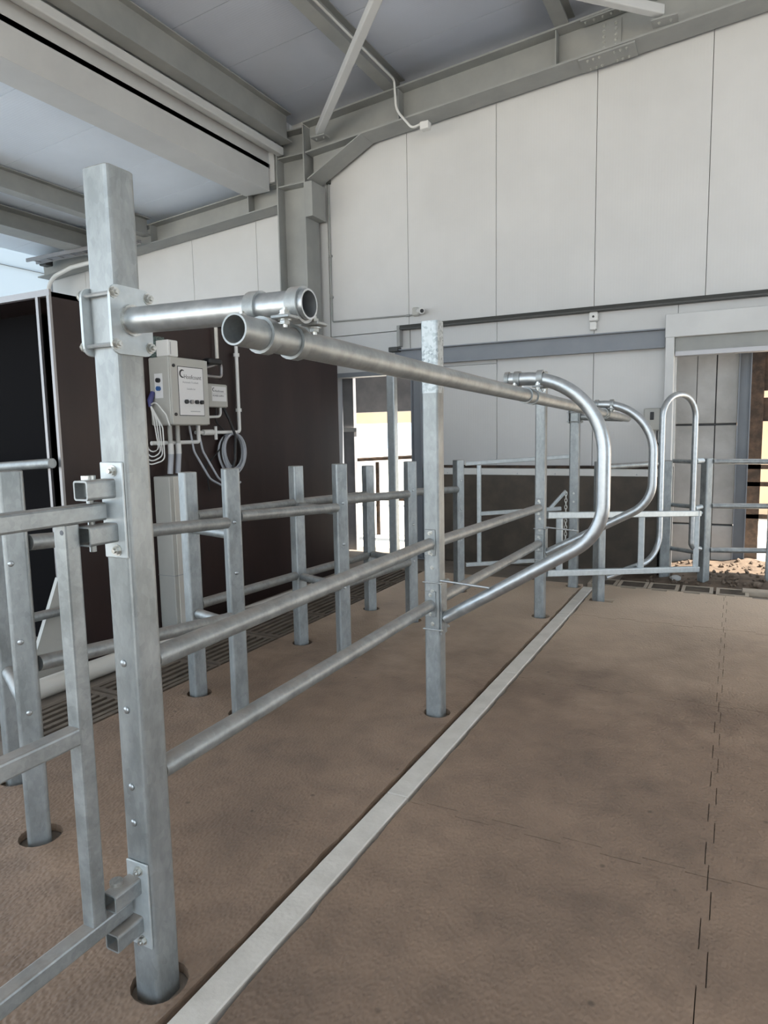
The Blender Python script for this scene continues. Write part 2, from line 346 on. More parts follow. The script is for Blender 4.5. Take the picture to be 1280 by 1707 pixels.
XL = [-2.96, -2.0, -1.27]
for i in range(2):
    for j in range(5):
        x0, x1, y0, y1 = XL[i], XL[i+1], YS[j]-.25*(j > 0), YS[j+1]-(.25 if j < 4 else 0)
        pts = [(x0+g*.2, y0+g*.2)]+([(px, min(max(py, y0+g*.2), y1-g*.2)) for px, py in rough_edge((x1, y0), (x1, y1), .006)] if i == 1 else [(x1-g*.2, y0+g*.2), (x1-g*.2, y1-g*.2)])+[(x0+g*.2, y1-g*.2)]
        hs = []
        for k, (px, py) in POSTS.items():
            if x0 < px < x1 and y0 < py < y1: hs.append(circ(px+.006, py, .078 if k in ('P1', 'A2') else .072))
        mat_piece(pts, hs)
# pale cement strip between the two fields of mats
st = thing('cement_strip', 'long pale cement strip set between the brown rubber mats', 'strip', (-1.2, -.78, -.035))
yy = -.78
for ln in (1.62, 1.55, 1.6, 1.5, 1.05):
    MB().box(-1.247, -1.152, yy+.002, yy+ln-.002, -.035, .001+random.uniform(0, .003), .004).build('strip_section', 'strip', st); yy += ln

# --- slatted gratings in the floor
def grating(x0, x1, y0, y1, n, along, label, group, sm='slat'):
    t = thing('floor_grating', label, 'grating', ((x0+x1)/2, (y0+y1)/2, -.035), group)
    fr = MB(); w = .03
    for a in ((x0, x1, y0, y0+w), (x0, x1, y1-w, y1), (x0, x0+w, y0+w, y1-w), (x1-w, x1, y0+w, y1-w)): fr.box(*a, -.12, 0)
    fr.build('grating_frame', sm, t, smooth=False)
    for k in range(n):
        if along == 'X':
            st_ = (y1-y0-2*w)/n; c = y0+w+st_*(k+.5); MB().box(x0+w, x1-w, c-st_*.24, c+st_*.24, -.11, -.001).build('slat', 'slat3' if sm == 'slat' else sm, t, smooth=False)
        else:
            st_ = (x1-x0-2*w)/n; c = x0+w+st_*(k+.5); MB().box(c-st_*.24, c+st_*.24, y0+w, y1-w, -.11, -.001).build('slat', 'slat3' if sm == 'slat' else sm, t, smooth=False)
ords = ['leftmost concrete floor grating of the row before the far wall, behind the short post', 'second floor grating from the left in the row before the far wall',
        'third floor grating from the left in the row before the far wall', 'floor grating at the foot of the tall hoop and light gate end', 'rightmost slatted floor grating beside the loose soil']
xg = [-1.24, -.965, -.69, -.40, -.11]
for k in range(5): grating(xg[k], xg[k]+.265, 6.70, 6.98, 5, 'X', ords[k], 'slatted gratings before the far wall')
for k in range(7):
    y0 = 2.05+k*.66
    grating(-3.42, -2.98, y0, y0+.63, 6, 'Y', ['nearest', 'second', 'third', 'fourth', 'fifth', 'sixth', 'farthest'][k]+' slatted floor grating along the dark brown cabin', 'gratings along the dark cabin', 'slat2')

# --- far wall
wall = tag(MB().box(-9.90, -4.62, WY+.07, WY+.16, -.05, 4.6).box(-4.62, 6, WY+.07, WY+.16, 2.25, 5.75).box(-3.42, -.56, WY+.07, WY+.16, -.05, 2.25).build('wall_back', 'joint', smooth=False, loc=(-1, WY+.1, 0)), kind='structure')
sx = [-4.605, -3.516, -2.439, -1.374, -.316, .745, 1.81, 2.87, 3.93, 4.99, 6.0]
for k in range(len(sx)-1):
    a, b = sx[k]+.003, sx[k+1]-.003
    MB().add([(a, WY, 2.72), (b, WY, 2.72), (b, WY, zc(b)+.02), (a, WY, zc(a)+.02), (a, WY+.075, 2.72), (b, WY+.075, 2.72), (b, WY+.075, zc(b)+.02), (a, WY+.075, zc(a)+.02)],
             [(0, 1, 2, 3), (4, 7, 6, 5), (0, 4, 5, 1), (3, 2, 6, 7), (0, 3, 7, 4), (1, 5, 6, 2)]).build('wall_panel', 'panel', wall, smooth=False)
for a, b in ((-4.60, -3.52), (-3.51, -2.442), (-2.436, -1.377), (-1.371, -.56)):   # lower sheets, over the door and over the kick boards
    z0 = 2.26 if a < -4 else (1.10 if a > -3.4 else 2.26)
    MB().box(a, b, WY+.025, WY+.075, z0, 2.715).build('wall_panel', 'panel', wall, smooth=False)
MB().box(-3.42, -2.442, WY+.025, WY+.075, 1.10, 2.255).build('wall_panel', 'panel', wall, smooth=False)
for a, b in ((-.555, .745), (.75, 2.2), (2.206, 4.0), (4.006, 6)):
    MB().box(a, b, WY+.025, WY+.075, 2.40, 2.715).build('wall_panel', 'panel', wall, smooth=False)
xs2 = [-9.762, -9.0, -7.92, -6.83, -5.72, -4.612]
for k in range(5):
    MB().box(xs2[k]+.003, xs2[k+1]-.003, WY, WY+.075, 0, zl(xs2[k])+.05).build('wall_panel', 'panel', wall, smooth=False)
# kick boards and capping
kb = thing('kick_board', 'dark brown kick boarding along the foot of the far wall', 'kick board', (-2, WY, -.03))
for k, (a, b) in enumerate(((-3.30, -1.90), (-1.896, -.68))):
    MB().box(a, b, WY-.08, WY-.045, -.03, 1.0, .003).build('board', 'kick', kb)
cp = MB().box(-3.30, -.68, WY-.10, WY+.02, 1.0, 1.075, .004).build('capping', 'white', kb)
MB().box(-3.30, -.68, WY-.05, WY+.02, 1.076, 1.105).build('back_strip', 'rust', kb)
for k in range(6): bolt(kb, (-3.0+k*.42, WY-.10, 1.02), (0, -1, 0), .007, RIVET, 'screw')

# --- main roof sheets and lean-to roof sheets
ceil = tag(MB().add([(-5.1, -5.5, zc(-5.1)+.08), (6, -5.5, zc(6)+.08), (6, 7.7, zc(6)+.08), (-5.1, 7.7, zc(-5.1)+.08), (-5.1, -5.5, zc(-5.1)+.14), (6, -5.5, zc(6)+.14), (6, 7.7, zc(6)+.14), (-5.1, 7.7, zc(-5.1)+.14)],
                    [(0, 1, 2, 3), (4, 7, 6, 5), (0, 4, 5, 1), (1, 5, 6, 2), (2, 6, 7, 3), (3, 7, 4, 0)]).build('ceiling', 'joint', smooth=False, loc=(0, 1, 5.6)), kind='structure')
def sheet(parent, x0, x1, y0, y1, zf, th=.08, m='ceil'):
    MB().add([(x0, y0, zf(x0)), (x1, y0, zf(x1)), (x1, y1, zf(x1)), (x0, y1, zf(x0)), (x0, y0, zf(x0)+th), (x1, y0, zf(x1)+th), (x1, y1, zf(x1)+th), (x0, y1, zf(x0)+th)],
             [(0, 1, 2, 3), (4, 7, 6, 5), (0, 4, 5, 1), (1, 5, 6, 2), (2, 6, 7, 3), (3, 7, 4, 0)]).build('roof_panel', m, parent, smooth=False)
y = 7.72
while y > -5.4:
    y0 = max(y-.80, -5.5); sheet(ceil, -5.1, 6, y0+.003, y-.003, zc); y -= .80
ceil2 = tag(MB().add([(-9.8, -5.5, zl(-9.8)+.08), (-5.2, -5.5, zl(-5.2)+.08), (-5.2, 7.7, zl(-5.2)+.08), (-9.8, 7.7, zl(-9.8)+.08), (-9.8, -5.5, zl(-9.8)+.13), (-5.2, -5.5, zl(-5.2)+.13), (-5.2, 7.7, zl(-5.2)+.13), (-9.8, 7.7, zl(-9.8)+.13)],
                     [(0, 1, 2, 3), (4, 7, 6, 5), (0, 4, 5, 1), (1, 5, 6, 2), (2, 6, 7, 3), (3, 7, 4, 0)]).build('ceiling_left', 'joint', smooth=False, loc=(-7.5, 1, 4.6)), kind='structure')
y = 7.72
while y > -5.4:
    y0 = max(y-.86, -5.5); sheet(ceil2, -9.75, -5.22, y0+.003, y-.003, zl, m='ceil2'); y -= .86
# closing wall between the two roof levels
tag(MB().box(-5.24, -5.135, -5.5, 7.62, 4.931, 5.46).box(-5.24, -5.135, 7.19, 7.54, 4.58, 4.931).build('trim_1', 'panel', smooth=False), kind='structure')
MB().box(-5.25, -4.612, WY, WY+.075, 4.72, 5.44).build('wall_panel', 'panel', wall, smooth=False)
# left and right outer walls
wl = tag(MB().box(-9.90, -9.84, 4.9, 7.62, -.05, 3.08).build('wall_left', 'joint', smooth=False, loc=(-9.8, 4, 0)), kind='structure')
for z0, z1 in ((0, 1.02), (1.026, 2.05), (2.056, 3.08), (3.086, 4.09), (4.096, 4.45)):
    if z0 < 3: MB().box(-9.84, -9.765, 4.9, 7.54, z0, z1).build('wall_panel', 'panel', wl, smooth=False)
    else: MB().add([(-9.80, 4.9, z0), (-9.80, 7.54, z0), (-9.80, 7.54, z1), (-9.80, 4.9, z1)], [(0, 1, 2, 3)]).build('wall_panel', 'clear', wl, smooth=False)  # upper wall sheets made translucent so outside light brightens them
MB().box(-9.83, -9.79, 4.9, 7.54, 4.091, 4.0955).build('joint_bar', 'dark', wl, smooth=False)
wr = tag(MB().box(6.0, 6.1, -5.5, 2.8, -.05, 6.2).box(6.0, 6.1, 2.8, 7.0, 3.2, 6.2).box(6.0, 6.1, 7.0, 7.7, -.05, 6.2).build('wall_right', 'panel', smooth=False, loc=(6, 1, 0)), kind='structure')  # side gap in this unseen wall added to bounce sun onto the far floor

# --- steel frame
def ibeam(name, a, b, w, h, tf, tw, m, label, cat, group=None, upv=(0, 0, 1)):
    return tag(MB().prism(isec(w, h, tf, tw), a, b, upv).build(name, m, smooth=False), label, cat, group)
t = thing('roof_rafter', 'grey steel I rafter rising to the right along the top of the far wall', 'rafter', (-2, 7.34, 4.9))
MB().prism(isec(.30, .36, .018, .014), (-4.68, 7.34, zr(-4.68)), (6, 7.34, zr(6)), (0, 0, 1)).build('beam', 'steel', t, smooth=False)
for x in (-3.45, -1.72): MB().box(x-.006, x+.006, 7.20, 7.335, zr(x)+.02, zr(x)+.34).build('stiffener', 'steel', t, smooth=False)
# haunch below the rafter at the column
MB().add([(-4.66, 7.19, 4.52), (-3.92, 7.19, zr(-3.92)-.001), (-3.92, 7.49, zr(-3.92)-.001), (-4.66, 7.49, 4.52), (-4.66, 7.19, 4.535), (-3.95, 7.19, zr(-3.95)), (-3.95, 7.49, zr(-3.95)), (-4.66, 7.49, 4.535)],
         [(0, 1, 2, 3), (4, 7, 6, 5), (0, 4, 5, 1), (1, 5, 6, 2), (2, 6, 7, 3), (3, 7, 4, 0)]).build('haunch_flange', 'steel', t, smooth=False)
MB().add([(-4.66, 7.335, 4.53), (-3.95, 7.335, zr(-3.95)), (-4.66, 7.335, zr(-4.66)), (-4.66, 7.347, 4.53), (-3.95, 7.347, zr(-3.95)), (-4.66, 7.347, zr(-4.66))], [(0, 1, 2), (3, 5, 4), (0, 3, 4, 1), (1, 4, 5, 2), (2, 5, 3, 0)]).build('haunch_web', 'steel', t, smooth=False)
# bolted splice
xs = -1.20
for dx0, dx1 in ((-.30, .22),):
    p = MB().prism(rect(.26, .016), (xs+dx0, 7.34, zr(xs+dx0)-.008), (xs+dx1, 7.34, zr(xs+dx1)-.008), (0, 0, 1)).build('splice_plate', 'steel', t, smooth=False)
    for k in range(3):
        for q in (-1, 1):
            for e in (-1, 1):
                x = xs-.04+q*(.07+.055*k); bolt(p, (x, 7.34+e*.085, zr(x)-.016), (0, 0, -1), .015)
p = MB().box(xs-.14, xs+.08, 7.318, 7.333, zr(xs)+.05, zr(xs)+.31).build('web_plate', 'steel', t, smooth=False)
for k in range(5):
    for q in (-.08, .03): bolt(p, (xs+q, 7.318, zr(xs)+.075+k*.05), (0, -1, 0), .015)
p = MB().prism(rect(.11, .014), (xs-.28, 7.25, zr(xs-.28)+.335), (xs+.22, 7.25, zr(xs+.22)+.335), (0, 0, 1)).build('splice_plate', 'steel', t, smooth=False)
for k in range(6): x = xs-.24+k*.08; bolt(p, (x, 7.23, zr(x)+.327), (0, 0, -1), .015)

t = thing('steel_column', 'tall grey steel I column standing in the corner of the far wall', 'column', (-4.9, 7.34, 0))
MB().prism(isec(.30, .41, .016, .012), (-5.11, 7.34, -.03), (-5.11, 7.34, 5.15), (1, 0, 0)).build('shaft', 'steel', t, smooth=False)
for z in (4.50, 4.83, 5.12): MB().box(-5.09, -4.72, 7.20, 7.335, z, z+.014).build('stiffener', 'steel', t, smooth=False)
MB().box(-4.70, -4.60, 7.19, 7.49, 4.10, 4.50).build('haunch_end', 'steel', t, smooth=False)

tag(MB().box(-5.57, -5.2, -5.4, 7.17, 4.47, 4.93, .004).build('eave_beam', 'steelw', smooth=False), 'wide pale boxed beam running from the upper left to the corner column', 'beam')
tag(MB().prism(rrect(.09, .09, .012), (-5.08, -5.4, 4.90), (-5.03, 7.18, 4.90)).build('brace_tube', 'steelw'), 'pale square tube running alongside the wide boxed beam to the column', 'brace')
ibeam('eave_purlin', (-4.93, -5.4, 4.97), (-4.93, 7.18, 4.97), .16, .33, .012, .01, 'steel', 'dark grey eave beam directly above the pale square tube', 'beam')
BG = 'roof purlins over the main hall'
for x, lab in ((-3.55, 'grey roof purlin nearest the column, carrying a thin white conduit'), (-1.66, 'short visible grey roof purlin beside the bolted rafter splice'), (.2, 'grey roof purlin above the upper right corner, right of the splice')):
    t = MB().prism(isec(.14, .19, .01, .008), (x, -5.4, zr(x)+.36), (x, 7.45, zr(x)+.36), (0, 0, 1)).build('roof_purlin', 'steel', smooth=False); tag(t, lab, 'purlin', BG)
# wind braces
t = thing('wind_brace', 'pale square diagonal roof brace bolted beside the corner column', 'brace', (-4.45, 7.1, 4.9))
a, b = V((-4.42, 7.10, 4.98)), V((-.9, 3.55, 5.27))
MB().prism(rrect(.085, .085, .012), a, b).build('tube', 'steelw', t); MB().box(-4.52, -4.33, 7.06, 7.19, 4.915, 4.93).build('end_plate', 'steel', t, smooth=False)
for k in (-.05, .05): bolt(t, (-4.42+k, 7.12, 4.915), (0, 0, -1), .014)
t = thing('wind_brace', 'pale square diagonal roof brace meeting the rafter right of the splice', 'brace', (-.72, 7.1, 5.1))
MB().prism(rrect(.085, .085, .012), (-.74, 7.08, 5.24), (-4.2, 3.6, 5.30)).build('tube', 'steelw', t); MB().box(-.82, -.60, 7.05, 7.19, 5.165, 5.18).build('end_plate', 'steel', t, smooth=False)
for k in (-.05, .05): bolt(t, (-.71+k, 7.11, 5.165), (0, 0, -1), .014)
# lean-to frame
t = thing('lean_to_rafter', 'grey steel rafter sloping down left from the corner column', 'rafter', (-7, 7.34, 4.2))
MB().prism(isec(.26, .26, .014, .012), (-9.7, 7.38, zl(-9.7)-.34), (-5.12, 7.38, zl(-5.12)-.34), (0, 0, 1)).build('beam', 'steel', t, smooth=False)
for x in (-5.6, -7.3): MB().box(x-.006, x+.006, 7.25, 7.374, zl(x)-.326, zl(x)-.094).build('stiffener', 'steel', t, smooth=False)
ibeam('lean_to_purlin', (-7.35, -5.4, zl(-7.35)-.24), (-7.35, 7.24, zl(-7.35)-.24), .16, .23, .012, .01, 'steel', 'grey lean-to purlin at upper left, nearer the boxed beam', 'purlin')
ibeam('lean_to_purlin', (-8.35, -5.4, zl(-8.35)-.28), (-8.35, 7.24, zl(-8.35)-.28), .34, .25, .012, .01, 'steel', 'wide grey lean-to purlin at far upper left, above the bright left wall', 'purlin')
t = thing('cable_tray', 'small metal cable tray hung under the lean-to rafter behind the nearest post', 'cable tray', (-7.6, 7.1, 4.1))
for yy in (6.86, 7.02): MB().box(-9.4, -7.25, yy-.01, yy+.01, 4.10, 4.15).build('side_rail', 'alu', t, smooth=False)
for k in range(9): MB().box(-9.3+k*.25, -9.28+k*.25, 6.87, 7.01, 4.11, 4.12).build('rung', 'alu', t, smooth=False)
tag(MB().tube(fillet([(-9.4, 7.18, 2.6), (-9.4, 7.18, 3.90), (-8.85, 7.18, 4.02), (-8.0, 7.18, 4.06)], [.3, .1], 8), .03, 10).build('bent_conduit', 'white'), 'pale bent conduit rising above the left end of the dark cabin', 'conduit')
t = thing('floodlight', 'small dark lamp fixed high on the far left wall corner', 'lamp', (-9.3, 7.35, 4.1))
MB().box(-9.45, -9.30, 7.10, 7.23, 4.10, 4.18, .01).build('housing', 'dark', t); MB().box(-8.95, -8.80, 7.10, 7.23, 4.18, 4.25, .01).build('housing', 'dark', t); MB().prism(rect(.05, .04), (-9.4, 7.2, 4.20), (-8.5, 7.2, 4.27)).build('bar', 'dark', t)

# ================================================================== WALL FITTINGS
t = thing('door_track', 'dark horizontal sliding door track across the far wall', 'track', (0, 7.5, 2.7))
MB().prism([(-.05, 0), (.05, 0), (.05, .012), (.03, .05), (-.05, .05)], (-3.60, WY-.05, 2.715), (5.9, WY-.05, 2.715), (0, 0, 1)).build('rail', 'dark', t, smooth=False)
MB().box(-3.64, -3.60, WY-.09, WY-.005, 2.52, 2.765, .004).build('end_bracket', 'steel', t)
MB().box(-3.74, -3.62, WY-.12, WY-.005, 2.46, 2.515, .006).build('end_stop', 'dark', t)
tag(MB().prism([(-.04, 0), (.04, 0), (.04, .012), (-.028, .012), (-.028, .178), (.04, .178), (.04, .19), (-.04, .19)], (-3.70, WY-.05, 2.295), (-.67, WY-.05, 2.295), (0, 0, 1)).build('lintel_channel', 'steelb', smooth=False), 'grey blue steel lintel channel below the dark door track', 'lintel')
d = tag(MB().box(-.66, 3.2, WY-.13, WY-.01, 2.385, 2.61, .004).build('door_1', 'steelw', smooth=False, loc=(0, WY, 2.3)), kind='structure')
MB().box(-.655, -.575, WY-.13, WY+.10, -.03, 2.384, .003).build('door_jamb', 'steelw', d, smooth=False)
MB().box(-.57, 3.2, WY-.06, WY+.06, 2.25, 2.384).build('roller_curtain', 'steel', d, smooth=False)
MB().box(-.57, 3.2, WY-.07, WY+.07, 2.205, 2.249).build('bottom_bar', 'alu', d, smooth=False)
MB().box(3.12, 3.2, WY-.13, WY+.10, -.03, 2.384, .003).build('door_jamb', 'steelw', d, smooth=False)
# left doorway
d = tag(MB().box(-4.60, -4.545, WY-.03, WY+.14, -.03, 2.22).box(-4.545, -3.46, WY-.03, WY+.14, 2.20, 2.255).build('door_2', 'steelb', smooth=False, loc=(-4, WY, 0)), kind='structure')
t = thing('door_post', 'grey steel column at the right side of the bright doorway', 'column', (-3.39, 7.5, 0))
MB().prism(isec(.13, .13, .009, .008), (-3.455, 7.50, -.03), (-3.455, 7.50, 2.295), (1, 0, 0)).build('shaft', 'steelb', t, smooth=False)
MB().box(-3.48, -3.30, 7.42, 7.58, -.03, -.015).build('base_plate', 'steelb', t, smooth=False)
tag(MB().prism(rrect(.10, .10, .01), (-3.72, 7.47, -.03), (-3.72, 7.47, 2.295), (0, 1, 0)).build('square_column', 'gate'), 'pale square steel column standing in the bright doorway', 'column')

t = thing('security_camera', 'small white dome security camera on the far wall above the doorway', 'camera', (-3.36, 7.48, 2.85))
MB().box(-3.45, -3.37, WY-.06, WY, 2.86, 2.96, .012).build('mount', 'cab', t)
MB().tube([(-3.36, WY-.05, 2.91), (-3.30, WY-.11, 2.90)], .036, 14).build('body', 'white', t); MB().tube([(-3.301, WY-.109, 2.90), (-3.295, WY-.117, 2.899)], .022, 12).build('lens', 'black', t)
t = thing('wall_conduit', 'thin grey conduit dropping beside the corner column and along to the camera', 'conduit', (-4.56, 7.53, 2.9))
MB().tube(fillet([(-4.575, WY-.015, 4.55), (-4.575, WY-.015, 2.90), (-3.46, WY-.015, 2.88)], .03, 5), .010, 8).build('pipe', 'steel', t)
MB().box(-4.60, -4.55, WY-.04, WY, 4.55, 4.61, .004).build('junction_box', 'dark', t)
for x, z in ((-4.575, 3.7), (-4.575, 3.2), (-3.52, 2.88)): MB().box(x-.02, x+.02, WY-.028, WY, z-.012, z+.012).build('clip', 'steel', t, smooth=False)
t = thing('wall_sensor', 'small white sensor box above the grey lintel channel', 'sensor', (-1.37, 7.5, 2.5))
MB().box(-1.415, -1.325, WY-.055, WY+.022, 2.62, 2.715, .01).build('sensor_head', 'white', t); MB().box(-1.41, -1.34, WY-.045, WY+.022, 2.53, 2.615, .008).build('sensor_base', 'white', t)
MB().tube([(-1.37, WY-.057, 2.665), (-1.37, WY-.052, 2.665)], .012, 10).build('eye', 'ink', t)
t = thing('switch_box', 'pale grey switch box on the far wall beside the right opening', 'switch', (-.77, 7.5, 1.45))
MB().box(-.85, -.69, WY-.07, WY+.022, 1.47, 1.70, .012).build('case', 'cab', t); MB().box(-.785, -.75, WY-.082, WY-.069, 1.58, 1.66, .003).build('toggle', 'ink', t)
MB().tube(fillet([(-.72, WY-.03, 1.47), (-.72, WY-.03, 1.36), (-.69, WY-.03, 1.30), (-.68, WY-.03, 1.1)], .03, 4), .006, 6).build('cable', 'black', t)
t = thing('white_conduit', 'thin white conduit hanging from the purlin over the rafter to a box', 'conduit', (-3.45, 7.15, 4.75))
MB().tube(fillet([(-3.47, 4.0, zr(-3.47)+.40), (-3.455, 7.12, zr(-3.47)+.40), (-3.45, 7.15, 5.02), (-3.27, 7.17, 4.80), (-3.17, 7.2, 4.84)], [.05, .2, .06], 6), .013, 8).build('pipe', 'white', t)
MB().box(-3.18, -3.08, 7.17, 7.26, 4.77, 4.85, .006).build('box', 'white', t)

# ================================================================== FENCE POSTS
def post(name, key, s, h, rot, label, bolts=(), group=None, cap=True):
    x, y = POSTS[key] if isinstance(key, str) else key
    t = thing(name, label, 'post', (x, y, -.035), group)
    mb = MB(); r = math.radians(rot); c, q = math.cos(r), math.sin(r); rings = []
    for z, ins in ((-.035, 0), (h-.003, 0), (h, .003)):
        rings.append([(x+px*c-py*q, y+px*q+py*c, z) for px, py in rrect(s-2*ins, s-2*ins, .013, 4)])
    mb.loft(rings, cap1=True); mb.build('post_tube', 'galvpost', t)
    if key == 'P2': MB().prism(rrect(s+.003, s+.003, .013, 4), (x, y, 1.695), (x, y, h+.001), (0, 1, 0)).build('post_extension', 'spangle', t)
    for face, off, z, rr, kind in bolts:
        n = {'f': V((0, -1, 0)), 'r': V((1, 0, 0)), 'l': V((-1, 0, 0)), 'b': V((0, 1, 0))}[face]; n = Matrix.Rotation(r, 3, 'Z') @ n
        tn = V((-n.y, n.x, 0)); p = V((x, y, z))+n*(s/2)+tn*off
        bolt(t, p, n, rr, RIVET if kind == 'r' else BOLT, 'button_bolt' if kind == 'r' else 'bolt')
    return t
S = .087; FP = 'tall posts of the main railing'
post('fence_post', 'P1', S, 2.14, 0, 'tall square galvanised post in the left foreground, nearest the camera', [('f', -.004, z, .010, 'r') for z in (.925, .80, .59, .49)], FP)
post('fence_post', 'P2', S, 2.05, 0, 'tall square galvanised post in the middle, with tube bow at its foot', [('f', .004, z, .011, 'b') for z in (.985, .872, .80, .675, .50)], FP)
post('fence_post', 'P3', .080, 1.95, 0, 'tall galvanised post behind the front bow, third along the main railing', [('f', .004, z, .011, 'b') for z in (.93, .80, .71, .645, .42)], FP)
post('fence_post', 'P4', .086, 1.70, 0, 'tall galvanised post with hanging chain, farthest of the main railing', [('f', .004, z, .010, 'b') for z in (.90, .82, .7, .55)], FP)
LG = 'short posts of the double passage railing'
LL = {'A1': ('short post at the left image edge, nearest of the outer row by the dark cabin', 1.36, -22), 'A2': ('short broad post behind the near gate, at the left image edge', 1.39, -35),
      'B1': ('short post beside the cream box, in the outer row by the cabin', 1.30, -18), 'B2': ('short post in the inner row just right of the near tall post', 1.33, -35),
      'C1': ('short post standing before the middle of the dark cabin wall', 1.28, -20), 'C2': ('short post in the inner row before the right edge of the cabin', 1.305, -35),
      'D1': ('short post in front of the bright doorway, farthest of the outer row', 1.23, -25), 'D2': ('short post just left of the middle tall post', 1.275, -33), 'E': ('short post at the left end of the far grey gate', 1.237, -32)}
for k, (lab, h, rot) in LL.items():
    b = []
    if k in ('A2', 'B2', 'C2', 'D2', 'E'): b = [('r', -.0, z, .010, 'r') for z in (1.05, .78, .49)]
    if k == 'A2': b = [('r', -.02, 1.06, .011, 'r'), ('r', -.01, .77, .011, 'r'), ('r', 0, .50, .011, 'r')]
    post('short_post', k, .082, h, rot, lab, b, LG)
P5, P6, P7, PG = (-1.03, 6.085), (-.235, 7.20), (.345, 7.42), (-.60, 7.38)
post('short_post', P5, .082, 1.22, -35, 'short post at the end of the cement strip, carrying the tall hoop', [], LG)
post('short_post', P6, .082, 1.20, -40, 'short post hinging the light gate beside the loose soil', [], LG)
post('short_post', P7, .09, 1.23, -10, 'short post at the right image edge by the loose soil', [], LG)
post('short_post', PG, .10, 1.17, 0, 'short post against the jamb of the right opening', [], LG)

# ================================================================== RAILS
RR = .030
def rail(name, a, b, label, group, r=RR, m='galv', plate_a=None, plate_b=None):
    a, b = V(a), V(b); t = thing(name, label, 'rail', tuple(a.lerp(b, .5)), group)
    MB().tube([a, b], r, 18).build('rail_tube', m, t)
    for p, pl in ((a, plate_a), (b, plate_b)):
        if pl:
            pp = MB().box(p.x-.030, p.x+.030, p.y-.003, p.y+.003, p.z-.062, p.z+.075, .002).build('end_plate', m, t)
            for dz in (.055, -.047): bolt(t, (p.x, p.y+(.003 if pl > 0 else -.003), p.z+dz), (0, pl, 0), .010)
    return t
MR = 'rails of the main railing'
p1, p2, p3 = POSTS['P1'], POSTS['P2'], POSTS['P3']; e = S/2+.0035
rail('fence_rail', (p1[0]+.005, p1[1]+e, .912), (p2[0]-.006, p2[1]-e, .925), 'upper round rail between the nearest and the middle tall post', MR, plate_b=-1)
rail('fence_rail', (p1[0]+.005, p1[1]+e, .600), (p2[0]-.006, p2[1]-e, .600), 'lower round rail between the nearest and the middle tall post', MR, plate_b=-1)
rail('fence_rail', (p2[0]+.004, p2[1]+e, .925), (p3[0]-.004, p3[1]-.0435, .888), 'upper round rail between the middle tall post and the one behind the bow', MR, plate_b=-1)
rail('fence_rail', (p2[0]+.004, p2[1]+e, .612), (p3[0]-.004, p3[1]-.0435, .60), 'lower round rail between the middle tall post and the one behind the bow', MR, plate_b=-1)
IR = 'rails of the inner passage row'; OR = 'rails of the outer passage row'
def between(k0, k1, z0, z1, lab, grp, dx=0., m='galv'):
    a, b = V((*POSTS[k0], z0)), V((*POSTS[k1], z1)); d = (b-a).normalized(); return rail('passage_rail', a+d*.05+V((dx, 0, 0)), b-d*.05+V((dx, 0, 0)), lab, grp, m=m)
for z0, z1, w in ((1.125, 1.045, 'upper'), (.665, .535, 'lower')):
    between('A2', 'B2', z0, z1, w+' rail of the inner passage row, behind the nearest tall post', IR)
between('B2', 'C2', 1.075, 1.02, 'upper rail of the inner passage row, before the dark cabin wall', IR); between('B2', 'C2', .535, .50, 'lower rail of the inner passage row, half hidden before the dark cabin', IR)
between('C2', 'D2', 1.065, 1.02, 'upper rail of the inner passage row, in front of the bright doorway', IR); between('C2', 'D2', .50, .48, 'lower rail of the inner passage row, below the bright doorway', IR)
between('D2', 'E', 1.03, .965, 'upper rail of the inner passage row, passing behind the middle tall post', IR)
between('B1', 'C1', 1.045, 1.02, 'upper rail of the outer passage row, between the two posts before the cabin', OR); between('B1', 'C1', .525, .50, 'lower rail of the outer passage row, along the foot of the dark cabin', OR)
between('C1', 'D1', 1.02, .985, 'upper rail of the outer passage row, running towards the bright doorway', OR); between('C1', 'D1', .50, .47, 'lower rail of the outer passage row, low towards the bright doorway', OR)
CG = 'cross tubes between the two passage rows'
def cross(k0, k1, z, lab):
    a, b = V((*POSTS[k0], z)), V((*POSTS[k1], z)); d = (b-a).normalized(); rail('cross_tube', a+d*.045, b-d*.045, lab, CG, r=.028)
cross('A1', 'A2', .50, 'low cross tube at the left image edge between the two rows')
cross('B1', 'B2', .98, 'upper cross tube joining the two posts right of the nearest tall post'); cross('B1', 'B2', .485, 'low cross tube joining the two posts right of the nearest tall post')
cross('C1', 'C2', .995, 'upper cross tube joining the posts before the dark cabin wall'); cross('C1', 'C2', .49, 'low cross tube joining the posts before the dark cabin wall')
cross('D1', 'D2', .48, 'low cross tube joining the posts before the bright doorway')
tag(MB().tube([(-3.62, 2.1, .03), (-3.50, 6.6, .03)], .06, 16).build('floor_pipe', 'cream'), 'thick pale pipe lying on the floor along the dark cabin', 'pipe')
rail('cabin_bar', (-3.915, 2.93, 1.345), (-5.6, 2.93, 1.26), 'round bar across the open front of the dark cabin', None, r=.032)
# right hand pen rails
RG = 'rails beside the right opening'
for z, w in ((1.17, 'top'), (.745, 'middle'), (.315, 'bottom')):
    rail('pen_rail', (P6[0]+.052, P6[1]+.01, z), (P7[0]-.052, P7[1]-.01, z-.01), w+' rail between the post by the soil and the right image edge', RG, r=.026)
for z, w in ((1.165, 'top'), (.725, 'middle'), (.28, 'bottom')):
    rail('pen_rail', (PG[0]+.055, PG[1]+.01, z), (P6[0]-.052, P6[1]+.02, z), w+' rail between the jamb post and the light gate post', RG, r=.022)

